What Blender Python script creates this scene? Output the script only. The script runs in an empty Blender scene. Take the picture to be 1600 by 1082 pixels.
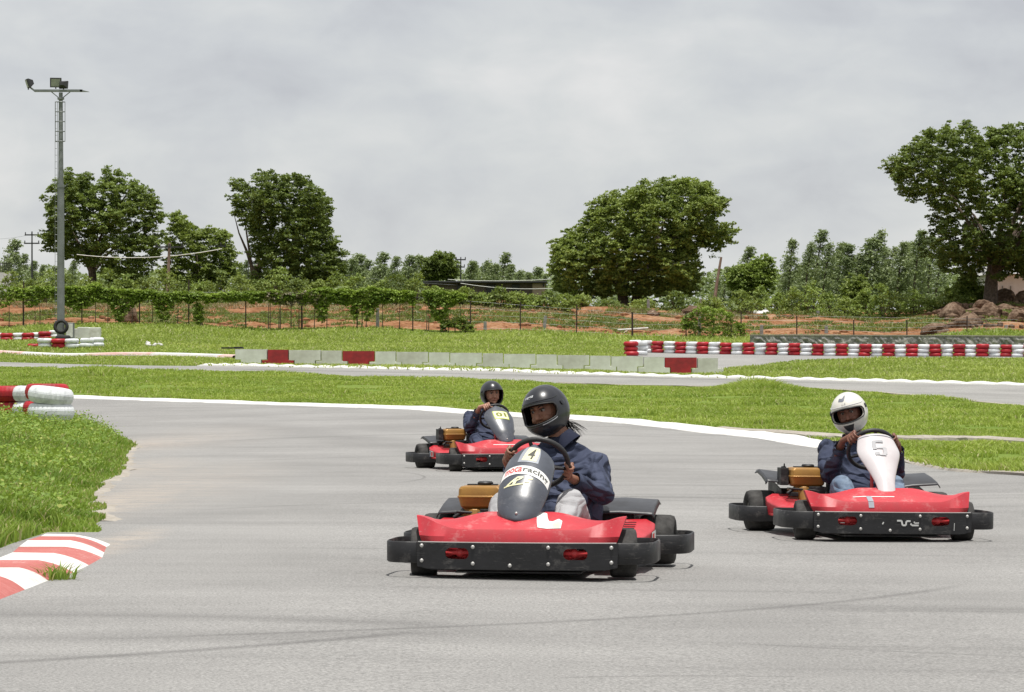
import bpy, bmesh, math, random
import numpy as np
from mathutils import Vector, Matrix
from mathutils.geometry import delaunay_2d_cdt

S = bpy.context.scene
COL = S.collection
R = math.radians
H, F, HY = 1.08, 4500.0, 582.0          # camera height (m), focal length and horizon row in photo pixels (1600 wide)

# ------------------------------------------------------------------ camera
cd = bpy.data.cameras.new('camera'); cam = bpy.data.objects.new('camera', cd); COL.objects.link(cam)
cam.location = (0, 0, H); cam.rotation_euler = (R(90), 0, 0)
cd.sensor_width = 36; cd.lens = F / 1600 * 36; cd.shift_y = (HY - 541) / 1600
cd.clip_start = .5; cd.clip_end = 6000
S.camera = cam

# ------------------------------------------------------------------ world, sun, exposure
SUN_EL, SUN_AZ = R(81), R(165)          # azimuth clockwise from +Y: high sun, a little behind the camera on its right
w = bpy.data.worlds.new("World"); S.world = w; w.use_nodes = True
nt = w.node_tree; nt.nodes.clear()
def N(nt, t, **k):
    n = nt.nodes.new(t)
    for a, b in k.items():
        if a in n.inputs: n.inputs[a].default_value = b
        else: setattr(n, a, b)
    return n
L = lambda nt, a, b: nt.links.new(a, b)
sky = N(nt, 'ShaderNodeTexSky', sky_type='NISHITA', sun_disc=False, sun_elevation=SUN_EL, sun_rotation=SUN_AZ)
tc = N(nt, 'ShaderNodeTexCoord')
def skynoise(sc, zst, detail, rough, off, dist=0.0):
    mp = N(nt, 'ShaderNodeMapping'); mp.inputs['Scale'].default_value = (sc, sc, sc * zst); mp.inputs['Location'].default_value = off
    L(nt, tc.outputs['Generated'], mp.inputs['Vector'])
    n = N(nt, 'ShaderNodeTexNoise'); n.inputs['Scale'].default_value = 1; n.inputs['Detail'].default_value = detail
    n.inputs['Roughness'].default_value = rough; n.inputs['Distortion'].default_value = dist
    L(nt, mp.outputs[0], n.inputs['Vector']); return n.outputs[0]
def ramp(nt, src, stops, interp='LINEAR'):
    r = N(nt, 'ShaderNodeValToRGB'); r.color_ramp.interpolation = interp
    e = r.color_ramp.elements
    while len(e) < len(stops): e.new(.5)
    for k, (p, c) in enumerate(stops):
        e[k].position = p; e[k].color = (c[0], c[1], c[2], 1) if hasattr(c, '__len__') else (c, c, c, 1)
    L(nt, src, r.inputs[0]); return r.outputs[0]
def mixc(nt, f, a, b, mode='MIX'):
    m = N(nt, 'ShaderNodeMix', data_type='RGBA', blend_type=mode)
    for i, v in ((0, f), (6, a), (7, b)):
        if hasattr(v, 'links'): L(nt, v, m.inputs[i])
        elif hasattr(v, '__len__'): m.inputs[i].default_value = (v[0], v[1], v[2], 1)
        else: m.inputs[i].default_value = v if i == 0 else (v, v, v, 1)
    return m.outputs[2]
def math_(nt, op, a, b=0.0, c=None, clamp=False):
    m = N(nt, 'ShaderNodeMath', operation=op); m.use_clamp = clamp
    for v, s in zip((a, b, c), m.inputs):
        if v is None: continue
        if hasattr(v, 'links'): L(nt, v, s)
        else: s.default_value = v
    return m.outputs[0]
n1 = skynoise(6.5, 2.0, 5, .47, (3.1, 1.7, 2.2), .25)
n2 = skynoise(26, 1.8, 5, .55, (9.3, 4.2, 7.7), .3)
n0 = skynoise(4.2, 4.2, 4, .5, (7.7, 2.9, 5.4), .4)             # broad cloud layers
nn = math_(nt, 'ADD', math_(nt, 'ADD', math_(nt, 'MULTIPLY', n1, .40), math_(nt, 'MULTIPLY', n2, .22)), math_(nt, 'MULTIPLY', n0, .38))
sep = N(nt, 'ShaderNodeSeparateXYZ'); L(nt, tc.outputs['Generated'], sep.inputs[0])
cl = ramp(nt, nn, [(.40, (4.4, 4.46, 4.7)), (.46, (5.0, 5.1, 5.25)), (.51, (5.5, 5.58, 5.6)), (.57, (6.2, 6.15, 6.1)), (.65, (7.1, 7.0, 6.9))])
CLOUD = cl
lowc = (5.35, 5.55, 5.7)
fz = math_(nt, 'DIVIDE', sep.outputs[2], .045, clamp=True)   # clouds smear out to an even veil towards the horizon
cl2 = mixc(nt, fz, lowc, cl)
out = mixc(nt, .90, sky.outputs[0], cl2)
bg = N(nt, 'ShaderNodeBackground'); bg.inputs['Strength'].default_value = .1
L(nt, out, bg.inputs[0]); wo = N(nt, 'ShaderNodeOutputWorld'); L(nt, bg.outputs[0], wo.inputs[0])
sd = bpy.data.lights.new('sun', 'SUN'); so = bpy.data.objects.new('sun', sd); COL.objects.link(so)
sd.energy = 3.9; sd.angle = R(.53); sd.color = (1, .965, .91)
sv = Vector((math.sin(SUN_AZ) * math.cos(SUN_EL), math.cos(SUN_AZ) * math.cos(SUN_EL), math.sin(SUN_EL)))
so.rotation_euler = sv.to_track_quat('Z', 'Y').to_euler(); so.location = sv * 60
S.view_settings.view_transform = 'Standard'; S.view_settings.look = 'None'
S.view_settings.exposure = 0.32; S.view_settings.gamma = 1
S.render.film_transparent = False
S.cycles.max_bounces = 6; S.cycles.diffuse_bounces = 3; S.cycles.transparent_max_bounces = 6; S.cycles.transmission_bounces = 3
S.cycles.caustics_reflective = False; S.cycles.caustics_refractive = False

# ------------------------------------------------------------------ helpers
rng = np.random.default_rng(7); random.seed(7)
def P(px, py, d): return ((px - 800) / F * d, d, H - (py - HY) / F * d)
def Pz(px, py, z=0.0):                   # point of known height seen at that pixel
    d = (H - z) * F / (py - HY); return ((px - 800) / F * d, d, z)
def meta(o, label=None, cat=None, group=None, kind=None):
    if label: o['label'] = label
    if cat: o['category'] = cat
    if group: o['group'] = group
    if kind: o['kind'] = kind
    return o
def link(name, me, m=None, parent=None, smooth=False):
    o = bpy.data.objects.new(name, me); COL.objects.link(o)
    if m and not me.materials: me.materials.append(m)
    if parent: o.parent = parent
    if smooth: me.shade_smooth()
    return o
def empty(name, loc=(0, 0, 0), rz=0, label=None, cat=None, group=None):
    o = bpy.data.objects.new(name, None); COL.objects.link(o); o.empty_display_size = .2
    o.location = loc; o.rotation_euler = (0, 0, rz); return meta(o, label, cat, group)
def amesh(name, V, Fc):                  # fast mesh from numpy arrays, all faces the same number of corners
    me = bpy.data.meshes.new(name); V = np.asarray(V, np.float32); Fc = np.asarray(Fc, np.int32)
    me.vertices.add(len(V)); me.vertices.foreach_set('co', V.ravel())
    k = Fc.shape[1]; me.loops.add(Fc.size); me.loops.foreach_set('vertex_index', Fc.ravel())
    me.polygons.add(len(Fc)); me.polygons.foreach_set('loop_start', np.arange(len(Fc), dtype=np.int32) * k)
    me.update(calc_edges=True); me.validate(); return me
def copy_tree(o, parent=None):
    c = o.copy(); COL.objects.link(c); c.parent = parent
    for ch in list(o.children): copy_tree(ch, c)
    return c

class G:
    """collects shapes, builds ONE mesh object"""
    def __init__(s): s.v = []; s.f = []
    def add(s, V, Fc):
        b = len(s.v); s.v += [tuple(p) for p in V]; s.f += [tuple(i + b for i in q) for q in Fc]; return s
    def box(s, c, sz, rot=None):
        V = []
        for i in (-1, 1):
            for j in (-1, 1):
                for k in (-1, 1):
                    p = Vector((i * sz[0] / 2, j * sz[1] / 2, k * sz[2] / 2))
                    if rot is not None: p = rot @ p
                    V.append(p + Vector(c))
        return s.add(V, [(0, 1, 3, 2), (4, 6, 7, 5), (0, 4, 5, 1), (2, 3, 7, 6), (0, 2, 6, 4), (1, 5, 7, 3)])
    def grid(s, rows, closed=False, cap=False):
        n = len(rows[0]); b = [p for r in rows for p in r]; Fc = []
        for i in range(len(rows) - 1):
            for j in range(n if closed else n - 1):
                k = (j + 1) % n
                Fc.append((i * n + j, i * n + k, (i + 1) * n + k, (i + 1) * n + j))
        if cap:
            Fc.append(tuple(range(n - 1, -1, -1))); Fc.append(tuple((len(rows) - 1) * n + j for j in range(n)))
        return s.add(b, Fc)
    def tube(s, pts, rad, n=8, closed=False, cap=True):
        pts = [Vector(p) for p in pts]; m = len(pts)
        if not hasattr(rad, '__len__'): rad = [rad] * m
        rows = []; prev = None
        for i, p in enumerate(pts):
            a = pts[(i - 1) % m] if (i or closed) else p; c = pts[(i + 1) % m] if (i < m - 1 or closed) else p
            t = (c - a).normalized()
            if prev is None:
                u = t.cross(Vector((0, 0, 1)));
                if u.length < .05: u = t.cross(Vector((1, 0, 0)))
            else: u = prev - t * prev.dot(t)
            u.normalize(); prev = u; v = t.cross(u)
            rows.append([p + (u * math.cos(2 * math.pi * k / n) + v * math.sin(2 * math.pi * k / n)) * rad[i] for k in range(n)])
        if closed: rows.append(rows[0]); return s.grid(rows, True)
        return s.grid(rows, True, cap)
    def lathe(s, prof, o=(0, 0, 0), axis='Z', n=24, close=False):
        rows = []
        for (r, h) in prof:
            row = []
            for k in range(n):
                a = 2 * math.pi * k / n; x, y = r * math.cos(a), r * math.sin(a)
                p = {'Z': (x, y, h), 'X': (h, x, y), 'Y': (y, h, x)}[axis]
                row.append((p[0] + o[0], p[1] + o[1], p[2] + o[2]))
            rows.append(row)
        if close: rows.append(rows[0]); return s.grid(rows, True)
        return s.grid(rows, True, True)
    def cyl(s, a, b, r, n=12, r2=None): return s.tube([a, b], [r, r if r2 is None else r2], n)
    def ball(s, c, r, n=10):
        r = r if hasattr(r, '__len__') else (r, r, r)
        rows = [[(c[0] + r[0] * math.sin(t) * math.cos(a), c[1] + r[1] * math.sin(t) * math.sin(a), c[2] + r[2] * math.cos(t))
                 for a in [2 * math.pi * k / (2 * n) for k in range(2 * n)]] for t in [math.pi * (i + .02) / (n + .04) for i in range(n + 1)]]
        rows = rows[::-1]
        return s.grid(rows, True, True)
    def cap(s, a, b, ra, rb=None, n=10):  # capsule: closed body for remeshing
        rb = ra if rb is None else rb; a = Vector(a); b = Vector(b)
        s.ball(a, ra, 6); s.ball(b, rb, 6); s.tube([a, b], [ra, rb], n); return s
    def build(s, name, m=None, parent=None, smooth=False, bevel=0, seg=2, subsurf=0, solid=0, remesh=0, disp=None, sm=0, angle=40):
        me = bpy.data.meshes.new(name); me.from_pydata(s.v, [], s.f); me.update()
        bm = bmesh.new(); bm.from_mesh(me); bmesh.ops.recalc_face_normals(bm, faces=bm.faces) if remesh == 0 else None; bm.to_mesh(me); bm.free()
        o = link(name, me, m, parent)
        if remesh:
            q = o.modifiers.new('r', 'REMESH'); q.mode = 'VOXEL'; q.voxel_size = remesh; q.use_smooth_shade = True
        if solid:
            q = o.modifiers.new('s', 'SOLIDIFY'); q.thickness = solid; q.offset = 0
        if bevel:
            q = o.modifiers.new('b', 'BEVEL'); q.width = bevel; q.segments = seg; q.limit_method = 'ANGLE'; q.angle_limit = R(35)
        if subsurf:
            q = o.modifiers.new('u', 'SUBSURF'); q.levels = subsurf; q.render_levels = subsurf
        if sm:
            q = o.modifiers.new('m', 'SMOOTH'); q.iterations = sm; q.factor = .5
        if disp:
            for (size, strg) in disp:
                t = bpy.data.textures.new('folds', 'CLOUDS' if size > 0 else 'MARBLE'); t.noise_scale = abs(size); t.noise_depth = 1
                if size < 0: t.turbulence = 9; t.marble_type = 'SOFT'
                q = o.modifiers.new('d', 'DISPLACE'); q.texture = t; q.strength = strg; q.mid_level = .5; q.texture_coords = 'LOCAL'
        if smooth:
            me.shade_smooth()
            if bevel == 0 and subsurf == 0 and remesh == 0: 
                me.set_sharp_from_angle(angle=R(angle))
        return o

# value noise on numpy arrays
def _h(i, j, k): 
    v = np.sin(i * 127.1 + j * 311.7 + k * 74.7) * 43758.5453; return v - np.floor(v)
def vnoise(x, y, k=0):
    i, j = np.floor(x), np.floor(y); a, b = x - i, y - j; a = a * a * (3 - 2 * a); b = b * b * (3 - 2 * b)
    return (_h(i, j, k) * (1 - a) * (1 - b) + _h(i + 1, j, k) * a * (1 - b) + _h(i, j + 1, k) * (1 - a) * b + _h(i + 1, j + 1, k) * a * b)
def fbm(x, y, o=3, k=0): return sum(vnoise(x * 2 ** q, y * 2 ** q, k + q * 13) / 2 ** q for q in range(o)) / (2 - 2 ** (1 - o))

ORD = ['first', 'second', 'third', 'fourth', 'fifth', 'sixth', 'seventh', 'eighth', 'ninth', 'tenth', 'eleventh', 'twelfth', 'thirteenth', 'fourteenth', 'fifteenth', 'sixteenth', 'seventeenth', 'eighteenth', 'nineteenth', 'twentieth']
ORD += ['twenty-' + o for o in ORD[:9]] + ['thirtieth'] + ['thirty-' + o for o in ORD[:9]]
# ------------------------------------------------------------------ materials
def material(name):
    m = bpy.data.materials.new(name); m.use_nodes = True; m.node_tree.nodes.clear(); return m, m.node_tree
def M(name, col, rough=.6, var=.12, scale=6.0, bump=0.0, bscale=60.0, metal=0.0, spec=.5, coat=0.0, col2=None, lo=.35, hi=.65, detail=4, trans=None, wear=None, fold=0):
    """procedural paint / plastic / cloth: colour broken up by noise, roughness noise, bump"""
    m, t = material(name)
    co = N(t, 'ShaderNodeTexCoord').outputs['Object']
    n = N(t, 'ShaderNodeTexNoise', Scale=scale, Detail=detail, Roughness=.6); L(t, co, n.inputs['Vector'])
    c2 = col2 if col2 else tuple(c * (1 - var) for c in col); c1 = col if col2 else tuple(min(1, c * (1 + var)) for c in col)
    c = ramp(t, n.outputs[0], [(lo, c2), (hi, c1)])
    if wear:                                 # scuffs and scratches: (colour, amount)
        mp = N(t, 'ShaderNodeMapping'); mp.inputs['Scale'].default_value = (14, 40, 190); mp.inputs['Rotation'].default_value = (.1, .25, .2); L(t, co, mp.inputs[0])
        n3 = N(t, 'ShaderNodeTexNoise', Scale=1.0, Detail=3.0, Roughness=.7); L(t, mp.outputs[0], n3.inputs['Vector'])
        n4 = N(t, 'ShaderNodeTexNoise', Scale=7.0, Detail=5.0, Roughness=.7); L(t, co, n4.inputs['Vector'])
        k3 = math_(t, 'MULTIPLY', ramp(t, n3.outputs[0], [(.60, 0), (.70, 1)]), ramp(t, n4.outputs[0], [(.42, 0), (.62, 1)])); k4 = ramp(t, n4.outputs[0], [(.55, 0), (.72, .6)])
        c = mixc(t, math_(t, 'MULTIPLY', math_(t, 'MAXIMUM', k3, k4), wear[1], clamp=True), c, wear[0])
    b = N(t, 'ShaderNodeBsdfPrincipled'); L(t, c, b.inputs['Base Color'])
    L(t, ramp(t, n.outputs[0], [(.3, min(1, rough * 1.2)), (.7, rough * .85)]), b.inputs['Roughness'])
    b.inputs['Metallic'].default_value = metal; b.inputs['Specular IOR Level'].default_value = spec; b.inputs['Coat Weight'].default_value = coat
    if trans: b.inputs['Transmission Weight'].default_value = trans
    if bump:
        n2 = N(t, 'ShaderNodeTexNoise', Scale=bscale, Detail=3.0); L(t, co, n2.inputs['Vector'])
        bp = N(t, 'ShaderNodeBump', Strength=bump, Distance=.01); L(t, n2.outputs[0], bp.inputs['Height']); last = bp.outputs[0]
        if fold:                             # soft creases in cloth
            n5 = N(t, 'ShaderNodeTexNoise', Scale=3.4, Detail=1.2, Distortion=1.1); mp5 = N(t, 'ShaderNodeMapping'); mp5.inputs['Scale'].default_value = (1, 1, 1.9); mp5.inputs['Rotation'].default_value = (.5, .3, .6); L(t, co, mp5.inputs[0]); L(t, mp5.outputs[0], n5.inputs['Vector'])
            rd = math_(t, 'ABSOLUTE', math_(t, 'SUBTRACT', n5.outputs[0], .5)); bq = N(t, 'ShaderNodeBump', Strength=fold, Distance=.11); L(t, ramp(t, rd, [(0, 0), (.05, .35), (.14, 1)]), bq.inputs['Height']); L(t, last, bq.inputs['Normal']); last = bq.outputs[0]
        L(t, last, b.inputs['Normal'])
    o = N(t, 'ShaderNodeOutputMaterial'); L(t, b.outputs[0], o.inputs[0]); return m
def leafmat(name, c_dark, c_light, c_odd=None, odd=.05, trans=.3, pscale=.5, rough=.6):
    """leaves / blades: per-leaf random colour plus soft patches, some light through the leaf"""
    m, t = material(name); ge = N(t, 'ShaderNodeNewGeometry')
    n = N(t, 'ShaderNodeTexNoise', Scale=pscale, Detail=4.0); L(t, ge.outputs['Position'], n.inputs['Vector'])
    f = math_(t, 'ADD', math_(t, 'MULTIPLY', ge.outputs['Random Per Island'], .5), math_(t, 'MULTIPLY', math_(t, 'SUBTRACT', n.outputs[0], .36), 2.2), clamp=True)
    c = mixc(t, f, c_dark, c_light)
    if c_odd:
        c = mixc(t, math_(t, 'GREATER_THAN', ge.outputs['Random Per Island'], 1 - odd), c, c_odd)
    b = N(t, 'ShaderNodeBsdfPrincipled', Roughness=rough); b.inputs['Specular IOR Level'].default_value = .35; L(t, c, b.inputs['Base Color'])
    tr = N(t, 'ShaderNodeBsdfTranslucent'); L(t, mixc(t, .5, c, (.25, .32, .03), 'MIX'), tr.inputs[0])
    mx = N(t, 'ShaderNodeMixShader'); mx.inputs[0].default_value = trans
    L(t, b.outputs[0], mx.inputs[1]); L(t, tr.outputs[0], mx.inputs[2])
    o = N(t, 'ShaderNodeOutputMaterial'); L(t, mx.outputs[0], o.inputs[0]); return m
def groundmat(name, stops, scale=.6, fine=14.0, rough=.95, bump=.6, bdist=.03, amt=.5, stretch=(1, 1, 1)):
    m, t = material(name); ge = N(t, 'ShaderNodeNewGeometry')
    mp = N(t, 'ShaderNodeMapping'); mp.inputs['Scale'].default_value = stretch; L(t, ge.outputs['Position'], mp.inputs[0])
    a = N(t, 'ShaderNodeTexNoise', Scale=scale, Detail=6.0, Roughness=.65); L(t, mp.outputs[0], a.inputs['Vector'])
    b_ = N(t, 'ShaderNodeTexNoise', Scale=fine, Detail=5.0, Roughness=.7); L(t, ge.outputs['Position'], b_.inputs['Vector'])
    v = math_(t, 'ADD', math_(t, 'MULTIPLY', a.outputs[0], 1 - amt), math_(t, 'MULTIPLY', b_.outputs[0], amt))
    c = ramp(t, v, stops)
    b = N(t, 'ShaderNodeBsdfPrincipled', Roughness=rough); b.inputs['Specular IOR Level'].default_value = .02; L(t, c, b.inputs['Base Color'])
    bp = N(t, 'ShaderNodeBump', Strength=bump, Distance=bdist); L(t, b_.outputs[0], bp.inputs['Height']); L(t, bp.outputs[0], b.inputs['Normal'])
    o = N(t, 'ShaderNodeOutputMaterial'); L(t, b.outputs[0], o.inputs[0]); return m

def circ(p1, p2, p3):
    ax, ay = p1[:2]; bx, by = p2[:2]; cx, cy = p3[:2]
    d = 2 * (ax * (by - cy) + bx * (cy - ay) + cx * (ay - by))
    ux = ((ax * ax + ay * ay) * (by - cy) + (bx * bx + by * by) * (cy - ay) + (cx * cx + cy * cy) * (ay - by)) / d
    uy = ((ax * ax + ay * ay) * (cx - bx) + (bx * bx + by * by) * (ax - cx) + (cx * cx + cy * cy) * (bx - ax)) / d
    return ux, uy, math.hypot(ax - ux, ay - uy)
def asphalt(name, marks=(), stains=(), base=(.250, .245, .236)):
    """worn light asphalt: aggregate speckle, patches, rubber tyre marks laid as arcs, dusty spots"""
    m, t = material(name); ge = N(t, 'ShaderNodeNewGeometry'); pos = ge.outputs['Position']
    sp = N(t, 'ShaderNodeTexNoise', Scale=75.0, Detail=2.0, Roughness=.8); L(t, pos, sp.inputs['Vector'])
    sq = N(t, 'ShaderNodeTexNoise', Scale=22.0, Detail=3.0, Roughness=.7); L(t, pos, sq.inputs['Vector'])
    lg = N(t, 'ShaderNodeTexNoise', Scale=.35, Detail=5.0, Roughness=.6); L(t, pos, lg.inputs['Vector'])
    lg2 = N(t, 'ShaderNodeTexNoise', Scale=4.0, Detail=4.0, Roughness=.7); L(t, pos, lg2.inputs['Vector'])
    mp = N(t, 'ShaderNodeMapping'); mp.inputs['Scale'].default_value = (.12, 2.2, 1); mp.inputs['Rotation'].default_value = (0, 0, R(4)); L(t, pos, mp.inputs[0])
    st = N(t, 'ShaderNodeTexNoise', Scale=1.0, Detail=5.0, Roughness=.65); L(t, mp.outputs[0], st.inputs['Vector'])
    c = mixc(t, ramp(t, lg.outputs[0], [(.35, 0), (.65, 1)]), tuple(b * .87 for b in base), tuple(b * 1.09 for b in base))
    c = mixc(t, 1.0, c, ramp(t, sp.outputs[0], [(.30, .55), (.5, 1.0), (.68, 1.35)]), 'MULTIPLY')
    c = mixc(t, 1.0, c, ramp(t, sq.outputs[0], [(.3, .93), (.7, 1.07)]), 'MULTIPLY')
    c = mixc(t, 1.0, c, ramp(t, st.outputs[0], [(.26, .72), (.40, .95), (.55, 1.0), (.75, 1.06)]), 'MULTIPLY')
    sx = N(t, 'ShaderNodeSeparateXYZ'); L(t, pos, sx.inputs[0]); X, Y = sx.outputs[0], sx.outputs[1]
    wob = math_(t, 'MULTIPLY', math_(t, 'SUBTRACT', lg.outputs[0], .5), .25)
    def dist(cx, cy, asp=1.0): 
        a = math_(t, 'SUBTRACT', X, cx); b = math_(t, 'MULTIPLY', math_(t, 'SUBTRACT', Y, cy), 1 / asp)
        return math_(t, 'SQRT', math_(t, 'ADD', math_(t, 'MULTIPLY', a, a), math_(t, 'MULTIPLY', b, b)))
    for (p1, p2, p3, wd, strg) in marks:
        cx, cy, r = circ(p1, p2, p3)
        d = math_(t, 'ABSOLUTE', math_(t, 'ADD', math_(t, 'SUBTRACT', dist(cx, cy), r), math_(t, 'MULTIPLY', wob, .15)))
        mk = math_(t, 'SUBTRACT', 1.0, math_(t, 'DIVIDE', d, wd), clamp=True)
        half = math.hypot(p3[0] - p1[0], p3[1] - p1[1]) / 2
        en = math_(t, 'SUBTRACT', 1.0, math_(t, 'DIVIDE', dist(p2[0], p2[1]), half), clamp=True)
        en = math_(t, 'MULTIPLY', en, 4.0, clamp=True)
        k = math_(t, 'MULTIPLY', math_(t, 'MULTIPLY', mk, en), math_(t, 'MULTIPLY', ramp(t, sq.outputs[0], [(.3, .4), (.65, 1)]), strg), clamp=True)
        c = mixc(t, k, c, (.05, .048, .047))
    for (p, rad, col, strg, asp) in stains:
        d = math_(t, 'DIVIDE', math_(t, 'ADD', dist(p[0], p[1], asp), math_(t, 'MULTIPLY', math_(t, 'SUBTRACT', sq.outputs[0], .5), rad * .5)), rad)
        k = math_(t, 'MULTIPLY', math_(t, 'SUBTRACT', 1.0, d, clamp=True), strg, clamp=True)
        k = math_(t, 'MULTIPLY', math_(t, 'MULTIPLY', k, ramp(t, st.outputs[0], [(.3, .4), (.6, 1)])), ramp(t, lg2.outputs[0], [(.38, .15), (.6, 1)]))
        c = mixc(t, k, c, col)
    b = N(t, 'ShaderNodeBsdfPrincipled', Roughness=.86); b.inputs['Specular IOR Level'].default_value = .3; L(t, c, b.inputs['Base Color'])
    bp = N(t, 'ShaderNodeBump', Strength=.5, Distance=.006); L(t, sp.outputs[0], bp.inputs['Height']); L(t, bp.outputs[0], b.inputs['Normal'])
    o = N(t, 'ShaderNodeOutputMaterial'); L(t, b.outputs[0], o.inputs[0]); return m

m_grassg = groundmat('grass_soil', [(.3, (.09, .14, .028)), (.5, (.14, .20, .04)), (.68, (.22, .23, .08))], .5, 9)
m_earth = groundmat('red_earth', [(.30, (.08, .040, .020)), (.42, (.19, .088, .043)), (.52, (.30, .150, .078)), (.62, (.40, .265, .165)), (.70, (.13, .15, .045))], .55, 5, bump=1.0, bdist=.12, amt=.55)
m_bar = groundmat('bare_far_ground', [(.35, (.05, .075, .02)), (.6, (.10, .12, .04))], .2, 3)
m_white = groundmat('kerb_white', [(.33, (.34, .32, .29)), (.42, (.56, .55, .52)), (.6, (.68, .68, .66))], 2.0, 30, rough=.7, bump=.3, bdist=.01)
m_cement = groundmat('cement_edge', [(.32, (.20, .18, .15)), (.5, (.34, .31, .27)), (.7, (.46, .43, .38))], 1.0, 20, bump=.4, bdist=.01)
m_kred = groundmat('kerb_red', [(.34, (.26, .17, .15)), (.44, (.40, .13, .115)), (.58, (.45, .165, .15)), (.68, (.52, .38, .35))], 2.2, 28, rough=.7, bump=.3, bdist=.01)
m_conc = M('block_grey_paint', (.76, .77, .72), .75, col2=(.62, .62, .57), scale=2.5, bump=.2)
m_kpink = M('faded_pink_paint', (.60, .36, .33), .8, col2=(.62, .50, .46), scale=3)
m_concw = M('block_white_paint', (.82, .82, .79), .7, col2=(.55, .54, .49), scale=3, bump=.2)
m_blockred = M('block_red_paint', (.42, .022, .03), .6, col2=(.26, .02, .025), scale=3, bump=.2)
m_tyrew = M('tyre_white_paint', (.74, .76, .78), .6, col2=(.40, .41, .42), scale=5, lo=.28, hi=.5, bump=.3)
m_tyrer = M('tyre_red_paint', (.48, .015, .025), .5, col2=(.28, .012, .02), scale=4, bump=.3)
m_tyreb = M('tyre_black', (.02, .02, .02), .8, bump=.3)
m_galv = M('galvanised_steel', (.24, .25, .26), .5, metal=.4, col2=(.17, .18, .18), scale=2)
m_dark = M('dark_metal', (.03, .03, .032), .5)
m_rust = M('dark_red_fence_post', (.05, .02, .018), .7, col2=(.03, .02, .018), scale=10)
m_stone = groundmat('rubble_stone', [(.34, (.07, .07, .072)), (.47, (.24, .235, .23)), (.56, (.38, .37, .35)), (.68, (.60, .57, .52))], 1.6, 4.5, bump=1, bdist=.1, amt=.6)
m_rock = groundmat('red_brown_rock', [(.34, (.04, .025, .018)), (.48, (.13, .085, .058)), (.6, (.25, .18, .13)), (.7, (.34, .28, .22))], 1.3, 5, bump=1, bdist=.1)
m_wallw = groundmat('whitewashed_wall', [(.3, (.45, .44, .42)), (.5, (.66, .65, .64)), (.7, (.72, .71, .70))], .5, 6, bump=.2)
m_wallb = groundmat('weathered_block_wall', [(.32, (.07, .055, .05)), (.5, (.15, .12, .11)), (.7, (.24, .2, .18))], .4, 5, bump=.5)
m_walltan = groundmat('tan_render', [(.3, (.3, .23, .17)), (.6, (.42, .34, .26))], .5, 5, bump=.3)
m_bark = M('bark', (.16, .115, .085), .9, col2=(.06, .045, .035), scale=8, bump=.6, bscale=14)
m_pole = M('weathered_pole', (.30, .22, .17), .85, col2=(.20, .14, .11), scale=5)
m_lamp_glass = M('floodlight_glass', (.30, .31, .28), .25, spec=.8)
# ================================================================== terrain
ctrl = []
def C(px, py, d): x, y, z = P(px, py, d); ctrl.append((x, y, z))
for d in (8, 11, 14.5, 18.5, 23, 28, 33):
    for u in (-.25, -.15, -.07, 0, .07, .14, .25): x = u * d; ctrl.append((x, d, -.012 * max(-1, min(6, x))))
OUT = [(-300, 620, 76), (-100, 620, 74), (60, 621, 72), (160, 624, 70), (280, 628, 68), (400, 632, 66), (520, 636, 63.5), (640, 640, 61), (770, 650, 57), (900, 656, 54.5), (1050, 670, 50), (1160, 682, 46), (1283, 700, 40), (1420, 723, 34.7), (1600, 743, 30.4), (1900, 775, 25.5)]
FRN = [(-300, 572, 97), (0, 574, 95), (360, 582, 90), (560, 589, 87), (760, 596, 84), (985, 603, 80), (1150, 606, 78), (1280, 609, 76), (1430, 619, 71), (1600, 636, 63), (1850, 655, 56)]
FRF = [(-300, 564, 106), (0, 566, 104), (360, 572, 98), (560, 576, 95.5), (760, 580, 93), (960, 587, 89), (1130, 591, 87), (1280, 595, 86), (1450, 599, 85), (1600, 603, 84), (1850, 609, 80)]
STR = [(1120, 675, 49.5), (1200, 680, 47), (1283, 686, 45), (1350, 689, 44), (1420, 690, 43.6), (1500, 690, 43.6), (1600, 695, 42), (1800, 712, 38)]
BAR = [(340, 571, 101), (560, 575, 101), (760, 578, 101), (960, 583, 101), (1120, 586, 101)]
KRB = [(-200, 549, 119), (0, 553, 118), (180, 556, 116.5), (365, 560, 113)]
for l in (OUT, FRN, FRF, STR, BAR, KRB): [C(*p) for p in l]
for p in [(0, 532, 130), (-200, 531, 130), (60, 532, 129.5), (100, 545, 123), (95, 530, 126), (300, 538, 128), (600, 540, 130), (850, 545, 130), (700, 527, 145), (980, 556, 122), (1010, 551, 130), (1280, 556, 127), (1600, 558, 125.5),
          (1250, 561, 116), (1600, 559.5, 121), (1400, 575, 105), (1600, 585, 98), (1400, 548, 138), (1600, 548, 138), (1180, 545, 139),
          (-200, 512, 150), (0, 514, 150), (400, 517, 150), (700, 520, 150), (990, 529, 150), (1160, 529, 150), (1430, 531, 150), (1700, 531, 150),
          (0, 503, 154), (400, 504, 154), (990, 514, 154), (1300, 519, 154), (0, 491, 160), (400, 493, 160), (990, 506, 160), (1300, 511, 160),
          (0, 473, 165), (400, 477, 165), (700, 481, 165), (990, 487, 165), (1300, 500, 165), (1400, 502, 165), (1440, 524, 153),
          (0, 474, 173), (400, 478, 173), (990, 484, 173), (1300, 492, 173), (1480, 500, 157), (1500, 488, 162), (1560, 486, 162), (1600, 476, 168), (1700, 474, 168), (1510, 482, 170)]: C(*p)
for u in (-.25, -.15, -.05, .05, .15, .25):
    for d in (190, 215): ctrl.append((u * d, d, 5.3))
ctrl = np.array(ctrl)
def uv_(x, y):
    y = np.clip(y, 8, 215); return np.stack([np.clip(x / y, -.27, .27) * 6, np.log(y) * 2], -1)
CU = uv_(ctrl[:, 0], ctrl[:, 1])
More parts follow.
